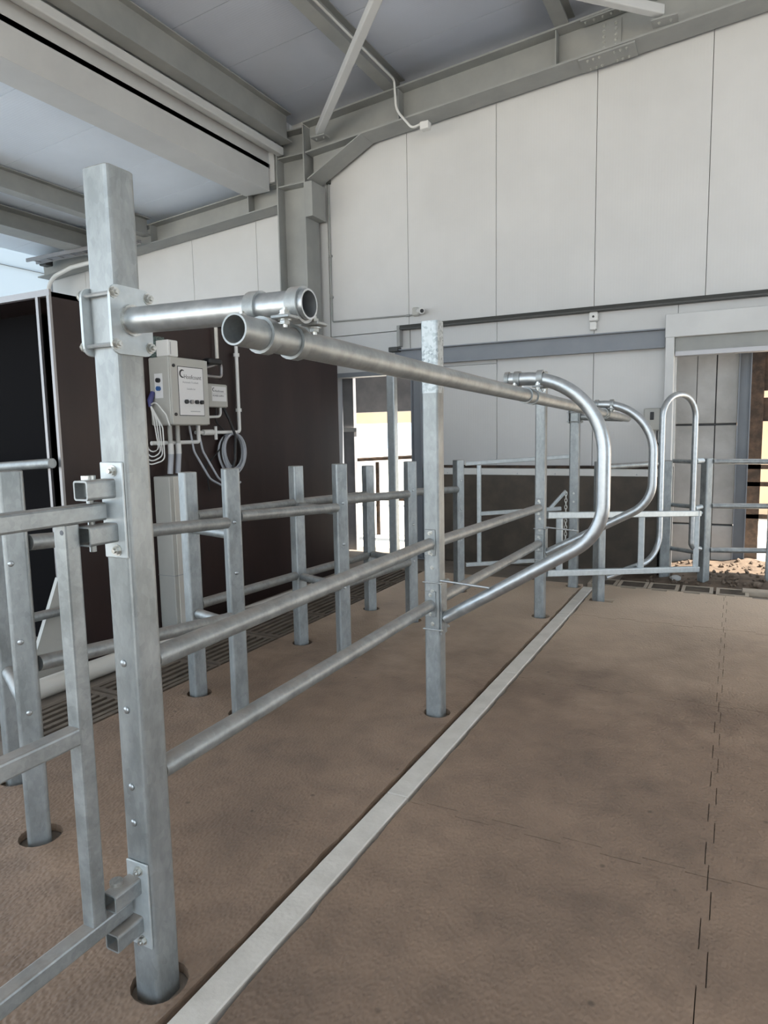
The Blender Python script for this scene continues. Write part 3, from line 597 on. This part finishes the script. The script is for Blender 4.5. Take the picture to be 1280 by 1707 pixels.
# ================================================================== TOP PIPE, ARMS, BOWS
RP = .0315
def clamp_pair(t, c1, d1, c2, d2, r1=RP, r2=RP):
    """saddle clamp joining two crossing pipes: a strap ring on each, ears and bolts between"""
    c1, d1, c2, d2 = V(c1), V(d1).normalized(), V(c2), V(d2).normalized()
    for s in (-1, 1):
        MB().ring(c1+d1*s*.055, d1, r1+.0005, r1+.007, .028).build('strap', 'galv', t)
        MB().ring(c2+d2*s*.055, d2, r2+.0005, r2+.007, .028).build('strap', 'galv', t)
    zm = (c1.z+c2.z)/2; c = V(((c1.x+c2.x)/2, (c1.y+c2.y)/2, zm))
    for sa in (-1, 1):
        for sb in (-1, 1):
            p = c+d1*sa*.055+d2*sb*.055
            MB().box(p.x-.022, p.x+.022, p.y-.02, p.y+.02, zm-.004, zm+.004, .002).build('ear', 'galv', t)
            bolt(t, p+V((0, 0, .004)), (0, 0, 1), .014); bolt(t, p-V((0, 0, .004)), (0, 0, -1), .014)
# arm on nearest post
t = thing('clamp_arm', 'horizontal tube arm clamped high on the nearest tall post', 'arm', (p1[0], p1[1], 1.68))
px1 = p1[0]+S/2; px0 = p1[0]-S/2
def plate(x0, x1, y0, y1, z0, z1, name='clamp_plate'):
    pr = [(y+(y0+y1)/2, z+(z0+z1)/2) for y, z in rrect(y1-y0, z1-z0, .024, 5)]
    return MB().loft([[(x, a, b) for a, b in pr] for x in (x0, x1)]).build(name, 'gate', t)
plate(px1+.001, px1+.009, p1[1]-.064, p1[1]+.064, 1.700, 1.862); plate(px0-.009, px0-.001, p1[1]-.064, p1[1]+.064, 1.700, 1.862)
for yy in (-.053, .053):
    for z in (1.722, 1.842):
        MB().tube([(px0-.02, p1[1]+yy, z), (px1+.02, p1[1]+yy, z)], .0055, 8).build('threaded_rod', 'galv2', t)
        bolt(t, (px1+.009, p1[1]+yy, z), (1, 0, 0), .014); bolt(t, (px0-.009, p1[1]+yy, z), (-1, 0, 0), .014)
AZ = 1.783
MB().tube([(px1+.008, p1[1], AZ), (-.805, p1[1], AZ-.012)], RP, 24, hollow=.004).build('arm_tube', 'galv2', t)
MB().ring((px1+.010, p1[1], AZ), (1, 0, 0), RP, RP+.006, .010).build('weld_bead', 'zinc', t)
# long pipe
t = thing('overhead_pipe', 'long round overhead pipe running from the near arm to the far bows', 'pipe', (-.87, 3.6, 1.6))
pa, pb = V((-.885, 1.085, 1.708)), V((-.885, 6.58, 1.588))
pd = (pb-pa).normalized()
def pp(y): return pa+pd*((y-pa.y)/pd.y)
MB().tube([pa, pb], RP, 24, hollow=.004).build('pipe_tube', 'galv', t)
t2 = thing('pipe_clamp', 'double saddle clamp joining the overhead pipe to the near arm', 'clamp', (-.885, 1.2355, 1.70), 'saddle clamps on the overhead pipe')
clamp_pair(t2, (-.885, p1[1], AZ-.011), (1, 0, -.02), pp(p1[1]), pd)
# bows
def bow(Y, dx, dz, lab, x_end=-1.0):
    t = thing('tube_bow', lab, 'bow', (-1.335, Y, .5), 'bent tube bows under the overhead pipe')
    path = fillet([(-1.325+dx, Y, .526), (-.535, Y, 1.01+dz), (-.535, Y, 1.745+dz), (x_end, Y, 1.742+dz)], [.26, .36], 16)
    MB().tube(path, RP, 22).build('bow_tube', 'galv2', t)
    MB().ring((x_end+.01, Y, 1.742+dz), (1, 0, 0), RP, RP+.006, .02).build('end_collar', 'galv', t)
    MB().box(-1.338+dx, -1.330+dx, Y-.04, Y+.04, .44, .72, .003).build('foot_plate', 'galv', t)
    return t
for (Y, dx, dz, lab, cl, key) in ((3.2435, 0, 0, 'large shiny bent tube bow, nearest, springing from the middle tall post', 'saddle clamp holding the nearest tube bow to the overhead pipe', 'P2'),
                                  (5.352, .018, -.064, 'shiny bent tube bow farther back, springing from the third tall post', 'saddle clamp holding the farther tube bow to the overhead pipe', 'P3')):
    t = bow(Y, dx, dz, lab)
    for z in (.72, .47):                                              # wire straps round the post
        a = POSTS[key]; hs = (S if key == 'P2' else .080)/2+.004
        MB().tube([(a[0]+hs+.012, a[1]-hs, z), (a[0]-hs, a[1]-hs, z), (a[0]-hs, a[1]+hs, z), (a[0]+hs+.012, a[1]+hs, z)], .0035, 6).build('u_strap', 'galv2', t)
        bolt(t, (a[0]+hs+.004, a[1]-hs, z), (1, 0, 0), .010); bolt(t, (a[0]+hs+.004, a[1]+hs, z), (1, 0, 0), .010)
    MB().tube([(POSTS[key][0]+.05, Y-.045, .735), (-1.075+dx, Y-.028, .715)], .006, 8).build('stay_rod', 'galv2', t)
    t2 = thing('pipe_clamp', cl, 'clamp', (-.885, Y, 1.66), 'saddle clamps on the overhead pipe'); clamp_pair(t2, (-.885, Y, 1.742+dz), (1, 0, 0), pp(Y), pd)
# arm on far post P4
t = thing('clamp_arm', 'short tube arm on the farthest tall post holding the end of the overhead pipe', 'arm', (-1.34, 6.53, 1.5))
x4, y4 = POSTS['P4']
MB().tube([(x4+.055, y4, 1.612), (-.9175, y4, 1.592)], RP, 16, hollow=.004).build('arm_tube', 'galv', t)
for sx_ in (-1, 1): MB().box(x4+sx_*.049-.004, x4+sx_*.049+.004, y4-.07, y4+.07, 1.555, 1.67, .003).build('clamp_plate', 'galv', t)
for yy in (-.057, .057):
    for z in (1.57, 1.655): MB().tube([(x4-.065, y4+yy, z), (x4+.065, y4+yy, z)], .005, 6).build('threaded_rod', 'galv2', t)
# tall hoop between the short posts
t = thing('tall_hoop', 'tall narrow inverted U tube hoop beside the right opening', 'hoop', (-.6, 6.8, .1), None)
def hl(tt, z): return (P5[0]+(P6[0]-P5[0])*tt, P5[1]+(P6[1]-P5[1])*tt, z)
path = fillet([hl(.055, .19), hl(.545, .30), hl(.545, 1.80), hl(.865, 1.80), hl(.865, .36), hl(.955, .33)], [.26, .214, .214, .06], 12)
MB().tube(path, .027, 20).build('hoop_tube', 'galv2', t)
rail('hoop_rail', hl(.055, 1.17), hl(.50, 1.175), 'upper rail from the strip end post to the tall hoop', 'short rails on the tall hoop', r=.024)
rail('hoop_rail', hl(.885, 1.18), hl(.955, 1.18), 'upper short rail between the tall hoop and the gate post', 'short rails on the tall hoop', r=.024, m='gate')
rail('hoop_rail', hl(.885, .73), hl(.955, .74), 'lower short rail between the tall hoop and the gate post', 'short rails on the tall hoop', r=.024, m='gate')

# ================================================================== GATES
def gate_bar(t, a, b, w, m, name='bar', upv=None): return MB().prism(rrect(w, w, .006, 2), a, b, upv).build(name, m, t)
# near gate
t = thing('near_gate', 'galvanised square tube gate hinged on the nearest tall post, left foreground', 'gate', (-1.39, 0, .2)); gx = -1.40; w = .044
gate_bar(t, (gx, -1.0, 1.320), (gx, 1.172, 1.320), w, 'galv', 'top_rail'); gate_bar(t, (gx, -1.0, .262), (gx, 1.172, .262), w, 'galv', 'bottom_rail')
gate_bar(t, (gx, 1.072, .284), (gx, 1.072, 1.298), .042, 'galv', 'upright', (0, 1, 0)); gate_bar(t, (gx, -1.0, .785), (gx, 1.051, .785), w, 'galv', 'middle_rail'); gate_bar(t, (gx, -1.0, .203), (gx, -1.0, 1.334), .042, 'galv', 'upright', (0, 1, 0))
for y_, z_ in ((1.030, 1.2895), ): MB().tube([(gx+.010, 1.0512, 1.282), (gx+.010, 1.0500, 1.282)], .006, 8).build('drain_hole', 'inner', t)
for zc_, lab in ((1.321, 'upper hinge bracket on the nearest tall post, gripping the near gate'), (.264, 'lower hinge bracket on the nearest tall post, gripping the near gate')):
    h = thing('hinge_bracket', lab, 'hinge', (p1[0], 1.19, zc_-.12), 'hinge brackets of the near gate'); yf = p1[1]-S/2
    MB().box(p1[0]-.036, p1[0]+.040, yf-.007, yf-.001, zc_-.120, zc_+.120, .002).build('back_plate', 'gate', h)
    for dz in (.055, -.055):
        ear = MB().hollow(rrect(.048, .048, .007, 3), rrect(.039, .039, .004, 3), (gx+.020, yf-.090, zc_+dz), (gx+.020, yf-.007, zc_+dz)).build('ear_tube', 'galv', h)
    for dz in (.098, -.100): bolt(h, (p1[0]+.01, yf-.007, zc_+dz), (0, -1, 0), .014)
    MB().tube([(gx+.004, yf-.052, zc_-.098), (gx+.004, yf-.052, zc_+.082)], .008, 8).build('hinge_pin', 'zinc', h); MB().tube([(gx+.004, yf-.052, zc_+.079), (gx+.004, yf-.052, zc_+.089)], .017, 12).build('pin_head', 'zinc', h)
# light gate between P3 and P6
t = thing('light_gate', 'low pale square tube gate behind the tube bows', 'gate', (-.8, 6.2, .1))
ga, gb = V((-1.335, 5.43, 0)), V((-.285, 7.10, 0))
def gp(tt, z): q = ga.lerp(gb, tt); return (q.x, q.y, z)
def gz(tt, hi): return (.815-.135*tt) if hi else (.340-.200*tt)
gate_bar(t, gp(0, gz(0, 1)), gp(1, gz(1, 1)), .052, 'gate', 'top_rail'); gate_bar(t, gp(0, gz(0, 0)), gp(1, gz(1, 0)), .052, 'gate', 'bottom_rail')
for tt in (.075, .585, .985): gate_bar(t, gp(tt, gz(tt, 0)+.026), gp(tt, gz(tt, 1)-.026 if tt < .9 else gz(tt, 1)+.026), .05, 'gate', 'upright', (0, 1, 0))
for z in (.68, ): MB().tube([gp(1.0, z), (P6[0]-.03, P6[1]-.05, z)], .014, 8).build('hinge_pin', 'gate', t)
# grey gate between E and P4
t = thing('far_gate', 'grey framed gate between the far short post and the chained post', 'gate', (-1.8, 6.2, .2))
ea, eb = V((-2.22, 5.96, 0)), V((-1.395, 6.50, 0))
def ep(tt, z): q = ea.lerp(eb, tt); return (q.x, q.y, z)
gate_bar(t, ep(0, 1.20), ep(1, 1.245), .036, 'gate', 'top_rail'); gate_bar(t, ep(0, .25), ep(1, .27), .036, 'gate', 'bottom_rail'); gate_bar(t, ep(.13, .73), ep(.93, .755), .036, 'gate', 'middle_rail')
gate_bar(t, ep(.13, .27), ep(.13, 1.185), .036, 'gate', 'upright', (0, 1, 0)); gate_bar(t, ep(.82, .755), ep(.98, .92), .03, 'gate', 'diagonal')
t = thing('latch_chain', 'short steel chain hanging on the farthest tall post', 'chain', (-1.38, 6.42, .4))
for k in range(15):
    z = .90-k*.032; c = V((-1.40, 6.44, z)); a = math.pi/2*(k % 2)
    MB().tube([c+V((math.cos(a)*.011*math.cos(q), math.sin(a)*.011*math.cos(q), .022*math.sin(q))) for q in [2*math.pi*i/10 for i in range(11)]], .0038, 6).build('link', 'zinc', t)

# ================================================================== DARK CABIN
t = thing('dark_cabin', 'dark brown panelled cabin standing left behind the railings', 'cabin', (-4.6, 4.7, -.035))
XC = -3.90
for k, (a, b) in enumerate(((3.0, 4.75), (4.754, 6.5))): MB().box(XC-.04, XC, a, b, -.035, 2.43).build('side_panel', 'brown', t, smooth=False)
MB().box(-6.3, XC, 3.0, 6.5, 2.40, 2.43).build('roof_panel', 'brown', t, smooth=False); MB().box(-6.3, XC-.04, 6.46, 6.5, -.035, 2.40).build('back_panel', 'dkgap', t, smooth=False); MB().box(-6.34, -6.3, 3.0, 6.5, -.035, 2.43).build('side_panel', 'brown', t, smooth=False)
MB().box(-6.3, XC, 2.985, 3.005, 2.405, 2.445).build('top_trim', 'alu', t, smooth=False)
for x in (XC-.012, -4.02): MB().box(x-.012, x+.012, 2.982, 3.0, -.035, 2.405).build('front_profile', 'alu', t, smooth=False)
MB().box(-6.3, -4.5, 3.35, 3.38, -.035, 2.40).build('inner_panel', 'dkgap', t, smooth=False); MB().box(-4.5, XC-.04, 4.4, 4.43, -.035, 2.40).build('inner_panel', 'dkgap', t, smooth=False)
MB().add([(-3.93, 2.62, -.035), (-3.93, 2.98, -.035), (-3.93, 2.98, .60), (-3.93, 2.90, .60), (-3.90, 2.62, -.035), (-3.90, 2.98, -.035), (-3.90, 2.98, .60), (-3.90, 2.90, .60)], [(0, 1, 2, 3), (4, 7, 6, 5), (0, 4, 5, 1), (1, 5, 6, 2), (2, 6, 7, 3), (3, 7, 4, 0)]).build('foot_gusset', 'cab', t, smooth=False)
MB().tube([(-3.868, 2.45, .40), (-3.868, 2.93, .385)], .030, 14).build('foot_bar', 'galv', t)
# control cabinet
t = thing('control_cabinet', 'grey control cabinet with white front panel on the dark cabin wall', 'control box', (-3.8, 3.98, 1.58))
fx = -3.70
MB().box(XC, fx, 3.78, 4.185, 1.585, 2.085, .008).build('case', 'cab', t)
d = MB().box(fx, fx+.012, 3.785, 4.18, 1.59, 2.08, .003).build('door', 'cab', t)
MB().box(fx+.012, fx+.0132, 3.855, 4.125, 1.655, 2.02).build('panel_border', 'ink', d, smooth=False); MB().box(fx+.0132, fx+.0145, 3.860, 4.120, 1.660, 2.015).build('front_panel', 'print', d, smooth=False)
for yy, z in ((3.815, 2.02), (3.815, 1.665)): MB().tube([(fx+.012, yy, z), (fx+.02, yy, z)], .012, 12).build('lock', 'ink', d)
X_, Z_ = (0, 1, 0), (0, 0, 1); xf = fx+.0146
def logo(parent, y, z, r, x):
    pts = []; n = 20; mb = MB(); out, inn = [], []
    for k in range(n+1):
        a = math.radians(300-250*k/n); w_ = r*(.18+.30*math.sin(math.pi*k/n)); out.append((x+.0006, y+r*math.cos(a), z+r*math.sin(a))); inn.append((x+.0006, y+(r-w_)*math.cos(a), z+(r-w_)*math.sin(a)))
    for k in range(n): mb.add([out[k], out[k+1], inn[k+1], inn[k]], [(0, 1, 2, 3)])
    mb.build('emblem', 'ink', parent, smooth=False)
logo(d, 3.900, 1.966, .031, xf); text(d, 'Hoofcount', .046, (xf, 3.915, 1.930), X_, Z_, 'ink', sx=.92)
text(d, 'Automatic Footbath', .021, (xf, 3.900, 1.898), X_, Z_, 'greyink', sx=.98); text(d, 'Suitable for', .020, (xf, 3.988, 1.850), X_, Z_, 'greyink', align='CENTER')
for k, mt in enumerate(('ink', 'alu', 'ink', 'ink')):
    yy = 3.925+k*.055; MB().tube([(xf, yy, 1.760), (xf+.018, yy, 1.760)], .0155, 14).build('knob', mt, d)
MB().box(xf, xf+.0006, 3.97, 4.075, 1.686, 1.691).build('small_print', 'greyink', d, smooth=False)
# cabinet side switches (near side)
sp = MB().box(-3.845, -3.765, 3.777, 3.779, 1.785, 1.965, .001).build('switch_plate', 'print', t); MB().tube([(-3.80, 3.777, 1.915), (-3.80, 3.757, 1.915)], .017, 12).build('knob', 'ink', sp); MB().tube([(-3.80, 3.777, 1.855), (-3.80, 3.757, 1.855)], .017, 12).build('knob', 'blue', sp)
MB().tube([(-3.865, 3.775, 1.83), (-3.86, 3.74, 1.77), (-3.855, 3.73, 1.72)], [.018, .022, .010], 10).build('cable_gland', 'navy', t)
for k in range(4):
    a = .03*k; MB().tube(fillet([(-3.855, 3.735, 1.735), (-3.80+a, 3.70, 1.66-a), (-3.78+a*.6, 3.72, 1.42-a), (-3.85, 3.70-a*.5, 1.34-a*.6), (-3.89, 3.70, 1.50-a)], .05, 5), .005, 6).build('cable', 'white', t)
MB().tube(fillet([(-3.855, 3.735, 1.735), (-3.79, 3.72, 1.76), (-3.71, 3.74, 1.66), (-3.70, 3.76, 1.58)], .05, 5), .005, 6).build('cable', 'white', t)
u = thing('relay_box', 'small white box standing on top of the control cabinet', 'box', (-3.8, 3.85, 2.085))
MB().box(-3.82, -3.70, 3.785, 3.885, 2.086, 2.205, .005).build('case', 'white', u)
MB().box(-3.6995, -3.699, 3.805, 3.812, 2.10, 2.19).build('print_line', 'greyink', u, smooth=False)
tag(MB().box(-3.89, -3.83, 3.79, 3.90, 2.086, 2.225, .004).box(-3.885, -3.835, 3.80, 3.89, 2.225, 2.24).build('terminal_block', 'greenbox'), 'dark speckled terminal block beside the small white box', 'connector')
# power supply
t = thing('power_supply', 'small pale power supply box right of the control cabinet', 'box', (-3.86, 4.45, 1.73))
MB().box(XC, -3.82, 4.325, 4.565, 1.735, 1.925, .008).build('case', 'cab', t); lp = MB().box(-3.82, -3.8185, 4.37, 4.545, 1.785, 1.905).build('label_plate', 'print', t, smooth=False)
logo(lp, 4.392, 1.878, .016, -3.8185); text(lp, 'Hoofcount', .027, (-3.8183, 4.402, 1.859), X_, Z_, 'ink', sx=.95); text(lp, 'POWER SUPPLY', .020, (-3.8183, 4.378, 1.822), X_, Z_, 'ink', sx=.98)
MB().box(-3.8185, -3.8179, 4.375, 4.54, 1.846, 1.848).build('rule', 'greyink', lp, smooth=False)
MB().tube(fillet([(-3.85, 4.50, 1.735), (-3.85, 4.50, 1.66), (-3.85, 4.19, 1.65)], .04, 5), .011, 8).build('feed_pipe', 'white', t)
# pipework
def pipe(name, pts, r, m, lab, rad=.03, fit=()):
    t = thing(name, lab, 'pipe', tuple(V(pts[0])))
    MB().tube(fillet(pts, rad, 5) if len(pts) > 2 else pts, r, 10).build('pipe_run', m, t)
    for p in fit: MB().tube([V(p)-V((0, 0, .014)), V(p)+V((0, 0, .014))], r*1.7, 10).build('fitting', m, t)
pipe('water_pipe', [(-3.86, 4.50, 2.42), (-3.86, 4.50, 2.14)], .015, 'cream', 'short white drop pipe above the small bent loop beside the cabinet')
pipe('bent_loop', [(-3.80, 4.19, 2.05), (-3.80, 4.30, 2.05), (-3.80, 4.48, 2.10), (-3.80, 4.47, 1.98), (-3.80, 4.24, 1.98), (-3.80, 4.24, 2.06)], .013, 'alu', 'bent metal pipe loop on the right side of the control cabinet', .03)
tag(MB().box(-3.84, -3.76, 4.29, 4.45, 2.075, 2.12, .01).build('cable_clip', 'black'), 'black clip on top of the bent metal loop', 'clip')
pipe('water_pipe', [(-3.86, 4.75, 2.42), (-3.86, 4.75, 1.53), (-3.86, 4.20, 1.53)], .015, 'white', 'long white water pipe dropping right of the power supply box', .03, [(-3.86, 4.75, 2.19), (-3.86, 4.75, 1.72)])
t = thing('valve', 'white tap valve in the water pipe below the power supply', 'valve', (-3.85, 4.42, 1.48)); MB().tube([(-3.855, 4.28, 1.53), (-3.855, 4.40, 1.53)], .024, 12).build('body', 'white', t); MB().tube([(-3.85, 4.43, 1.47), (-3.85, 4.43, 1.58)], .013, 10).build('handle', 'white', t)
pipe('drain_pipe', [(-3.83, 3.70, 1.455), (-3.83, 4.20, 1.455), (-3.83, 4.20, 1.585)], .016, 'white', 'white horizontal pipe running below the control cabinet', .02)
for k, yy in enumerate((3.86, 3.94)):
    t = thing('supply_hose', ['left', 'right'][k]+' grey hose dropping from the control cabinet into the cream box', 'hose', (-3.80, yy, 1.2), 'hoses under the cabinet')
    MB().tube([(-3.80, yy, 1.585), (-3.80, yy, 1.37)], .017, 10).build('pipe_stub', 'cab', t); MB().tube([(-3.80, yy, 1.45), (-3.80, yy, 1.37)], .022, 10).build('union', 'white', t)
    MB().tube([(-3.80, yy, 1.372), (-3.805, yy-.015, 1.22)], .021, 12).build('hose_tail', 'hose', t)
for k in range(2):
    pipe('loose_cable', [(-3.83, 4.10+k*.09, 1.585), (-3.82, 4.13+k*.10, 1.38), (-3.80, 4.28+k*.10, 1.15), (-3.80, 4.48+k*.06, 1.06), (-3.80, 4.66, 1.10)], .009, 'hose', ['left', 'right'][k]+' of two grey cables drooping from the cabinet to the hose coil', .12)
pipe('black_cable', [(-3.86, 4.46, 1.735), (-3.86, 4.44, 1.62), (-3.86, 4.56, 1.54), (-3.86, 4.50, 1.40), (-3.86, 4.30, 1.25), (-3.86, 4.33, 1.05)], .006, 'black', 'thin black cable hanging below the power supply', .05)
pipe('black_cable', [(-3.85, 4.54, 1.735), (-3.82, 4.57, 1.64), (-3.80, 4.62, 1.50), (-3.80, 4.60, 1.30), (-3.80, 4.52, 1.12)], .012, 'black', 'thick black cable hanging through the grey hose coil', .05)
t = thing('hose_coil', 'coil of thin grey hose hanging on the dark cabin wall', 'hose', (-3.85, 4.65, 1.2))
for k in range(10):
    random.seed(k); ry, rz_ = .115+random.uniform(0, .05), .145+random.uniform(0, .03); cy, cz = 4.655+random.uniform(-.02, .02), 1.515-rz_
    MB().tube([(XC+.02+.0055*k, cy+ry*math.sin(2*math.pi*i/28)*(1+.12*math.cos(2*math.pi*i/28)), cz+rz_*math.cos(2*math.pi*i/28)) for i in range(29)], .0075, 6).build('hose_turn', 'hose', t)
# tall cream box
t = thing('cream_duct_box', 'tall narrow cream box standing beside the dark cabin under the hoses', 'box', (-3.8, 3.86, -.035))
MB().box(-3.895, -3.735, 3.76, 4.0, -.035, 1.205, .006).build('case', 'cab', t); MB().box(-3.735, -3.728, 3.80, 3.985, -.03, 1.20, .002).build('cover', 'cream', t)
for z in (.45, ): MB().box(-3.896, -3.726, 3.758, 4.001, z, z+.004).build('joint_line', 'greyink', t, smooth=False)
MB().ring((-3.7275, 3.90, 1.12), (1, 0, 0), .040, .047, .001).build('emblem', 'ink', t); 

# ================================================================== OUTSIDE
t = thing('concrete_wall', 'weathered concrete block wall seen through the right opening', 'wall', (-.4, 8.3, -.06))
MB().box(-1.0, .003, 8.26, 8.48, -.06, 2.6).build('mortar', 'joint', t, smooth=False)
for z0, z1 in ((-.06, .425), (.44, 1.515), (1.535, 2.6)):
    for a, b in ((-1.0, -.40), (-.394, -.212), (-.204, .006)): MB().box(a+random.uniform(0, .004), b, 8.22+random.uniform(0, .012), 8.5, z0, z1+random.uniform(-.006, 0), .006).build('concrete_block', 'conc', t, smooth=False)
tag(MB().prism(isec(.16, .12, .01, .01), (0.005, 8.23, -.06), (0.005, 8.23, 3.2), (1, 0, 0)).build('outer_column', 'steelb', smooth=False), 'blue grey steel column beside the concrete block wall outside', 'column')
t = thing('rusty_frame', 'rusty brown steel frame standing outside beyond the right opening', 'frame', (.45, 9.2, -.06))
MB().box(.12, .27, 9.0, 9.14, -.06, 2.9).build('upright', 'rust', t, smooth=False); MB().box(.10, .42, 9.02, 9.12, 1.9, 2.9).build('head_beam', 'rust', t, smooth=False); MB().box(.10, 1.2, 9.03, 9.13, 1.55, 1.82).build('cross_beam', 'rust', t, smooth=False)
for z in (.42, .80, 1.0): MB().box(.12, .62, 9.0, 9.04, z, z+.05).build('rung', 'rust', t, smooth=False)
MB().box(.40, .42, 8.98, 9.0, -.06, 1.2).build('thin_bar', 'cream', t, smooth=False)
tag(MB().box(-.6, 9, 13, 13.4, -.1, 5.5).build('ochre_wall', 'ochre', smooth=False), 'sunlit ochre wall far outside beyond the right opening', 'wall')
# beyond the left doorway
t = thing('concrete_lintel', 'shaded grey concrete lintel wall outside the bright doorway', 'wall', (-5.4, 8.8, 0))
for xx in (-8.4, -2.7): MB().box(xx, xx+.3, 8.8, 9.0, -.06, 1.80).build('pier', 'conc', t, smooth=False)
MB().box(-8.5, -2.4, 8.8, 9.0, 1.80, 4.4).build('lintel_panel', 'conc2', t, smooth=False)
t = thing('ochre_shed', 'sunlit ochre shed front beyond the bright doorway', 'shed', (-7, 13.1, -.06))
MB().box(-12, -3.6, 13.0, 13.3, 1.70, 4.5).build('fascia', 'ochre', t, smooth=False)
for xx in (-11.8, -4.0): MB().box(xx, xx+.3, 13.0, 13.3, -.06, 1.70).build('pier', 'ochre', t, smooth=False)
t = thing('outer_railing', 'rusty tube railing outside in the glare of the doorway', 'railing', (-5, 9.2, 0))
MB().tube([(-6.0, 9.0, 1.06), (-3.9, 9.3, 1.15)], .03, 10).build('rail_tube', 'rust', t); MB().tube([(-6.0, 9.0, .50), (-3.9, 9.3, .5)], .03, 10).build('rail_tube', 'rust', t)
for x in (-5.35, -4.85, -4.3): MB().tube([(x, 9.08+(x+6)*.1, -.06), (x, 9.08+(x+6)*.1, 1.06)], .03, 10).build('upright', 'rust', t)
t = thing('door_frame_timber', 'narrow weathered frame just inside the left edge of the bright doorway', 'frame', (-4.5, 7.76, -.06))
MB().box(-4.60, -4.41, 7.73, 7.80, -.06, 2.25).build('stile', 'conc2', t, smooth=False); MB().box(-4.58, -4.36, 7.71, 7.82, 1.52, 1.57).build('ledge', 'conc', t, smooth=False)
# soil heap with clods
import bmesh
from mathutils import noise
mb = MB(); nx, ny = 70, 46; x0, x1, y0, y1 = -1.0, 1.6, 6.99, 8.18
def hz(x, y):
    f = noise.fractal(V((x*2.2, y*2.2, 3)), 1.0, 2.0, 4)
    edge = min(1, max(0, (y-6.99)/.22))*min(1, max(0, (x+.75)/.45)); return -.034+edge*(.055+.05*f+.05*max(0, (y-7.4)))
mb.add([(x0+(x1-x0)*i/nx, y0+(y1-y0)*j/ny, hz(x0+(x1-x0)*i/nx, y0+(y1-y0)*j/ny)) for j in range(ny+1) for i in range(nx+1)], [(j*(nx+1)+i, j*(nx+1)+i+1, (j+1)*(nx+1)+i+1, (j+1)*(nx+1)+i) for j in range(ny) for i in range(nx)])
tag(mb.build('loose_soil', 'soil'), 'loose brown soil spread on the floor by the right opening', 'soil', kind='stuff')
random.seed(3)
mb = MB()
for k in range(260):
    x, y = random.uniform(-.75, 1.2), random.uniform(7.05, 8.1); r = random.choice((.012, .016, .02, .028)); c = V((x, y, hz(x, y)+r*.4))
    ico = [(0, 0, -1)]+[(.85*math.cos(a*1.2566), .85*math.sin(a*1.2566), -.35) for a in range(5)]+[(.85*math.cos(a*1.2566+.63), .85*math.sin(a*1.2566+.63), .4) for a in range(5)]+[(0, 0, .95)]
    vs_ = [c+V(p)*r*random.uniform(.65, 1.2) for p in ico]
    fs_ = [(0, 1+(i+1) % 5, 1+i) for i in range(5)]+[(1+i, 1+(i+1) % 5, 6+i) for i in range(5)]+[(1+(i+1) % 5, 6+(i+1) % 5, 6+i) for i in range(5)]+[(6+i, 6+(i+1) % 5, 11) for i in range(5)]
    mb.add(vs_, fs_)
tag(mb.build('soil_clods', 'clod', smooth=False), 'scattered clods lying on the loose brown soil', 'clods', kind='stuff')
for k, (x, y, r, lab) in enumerate(((.02, 7.32, .055, 'largest dark stone on the loose soil right of the gate post'), (.22, 7.12, .04, 'smaller stone at the front edge of the loose soil'), (-.48, 7.16, .045, 'pale crumpled lump on the floor under the light gate'))):
    o = MB(); c = V((x, y, max(hz(x, y), -.03)+r*.5)); rings = []
    for a in range(1, 6):
        th = math.pi*a/6; rings.append([c+V((math.cos(b)*math.sin(th)*r*random.uniform(1.0, 1.4), math.sin(b)*math.sin(th)*r*random.uniform(.8, 1.1), -math.cos(th)*r*.7)) for b in [2*math.pi*i/9 for i in range(9)]])
    tag(o.loft(rings).build('stone', 'clod' if k < 2 else 'conc', smooth=False), lab, 'stone', 'stones on the soil')
tag(MB().box(.10, .8, 6.86, 7.0, -.036, .012, .006).build('timber_offcut', 'slat'), 'pale flat offcut lying over the rightmost grating', 'offcut')
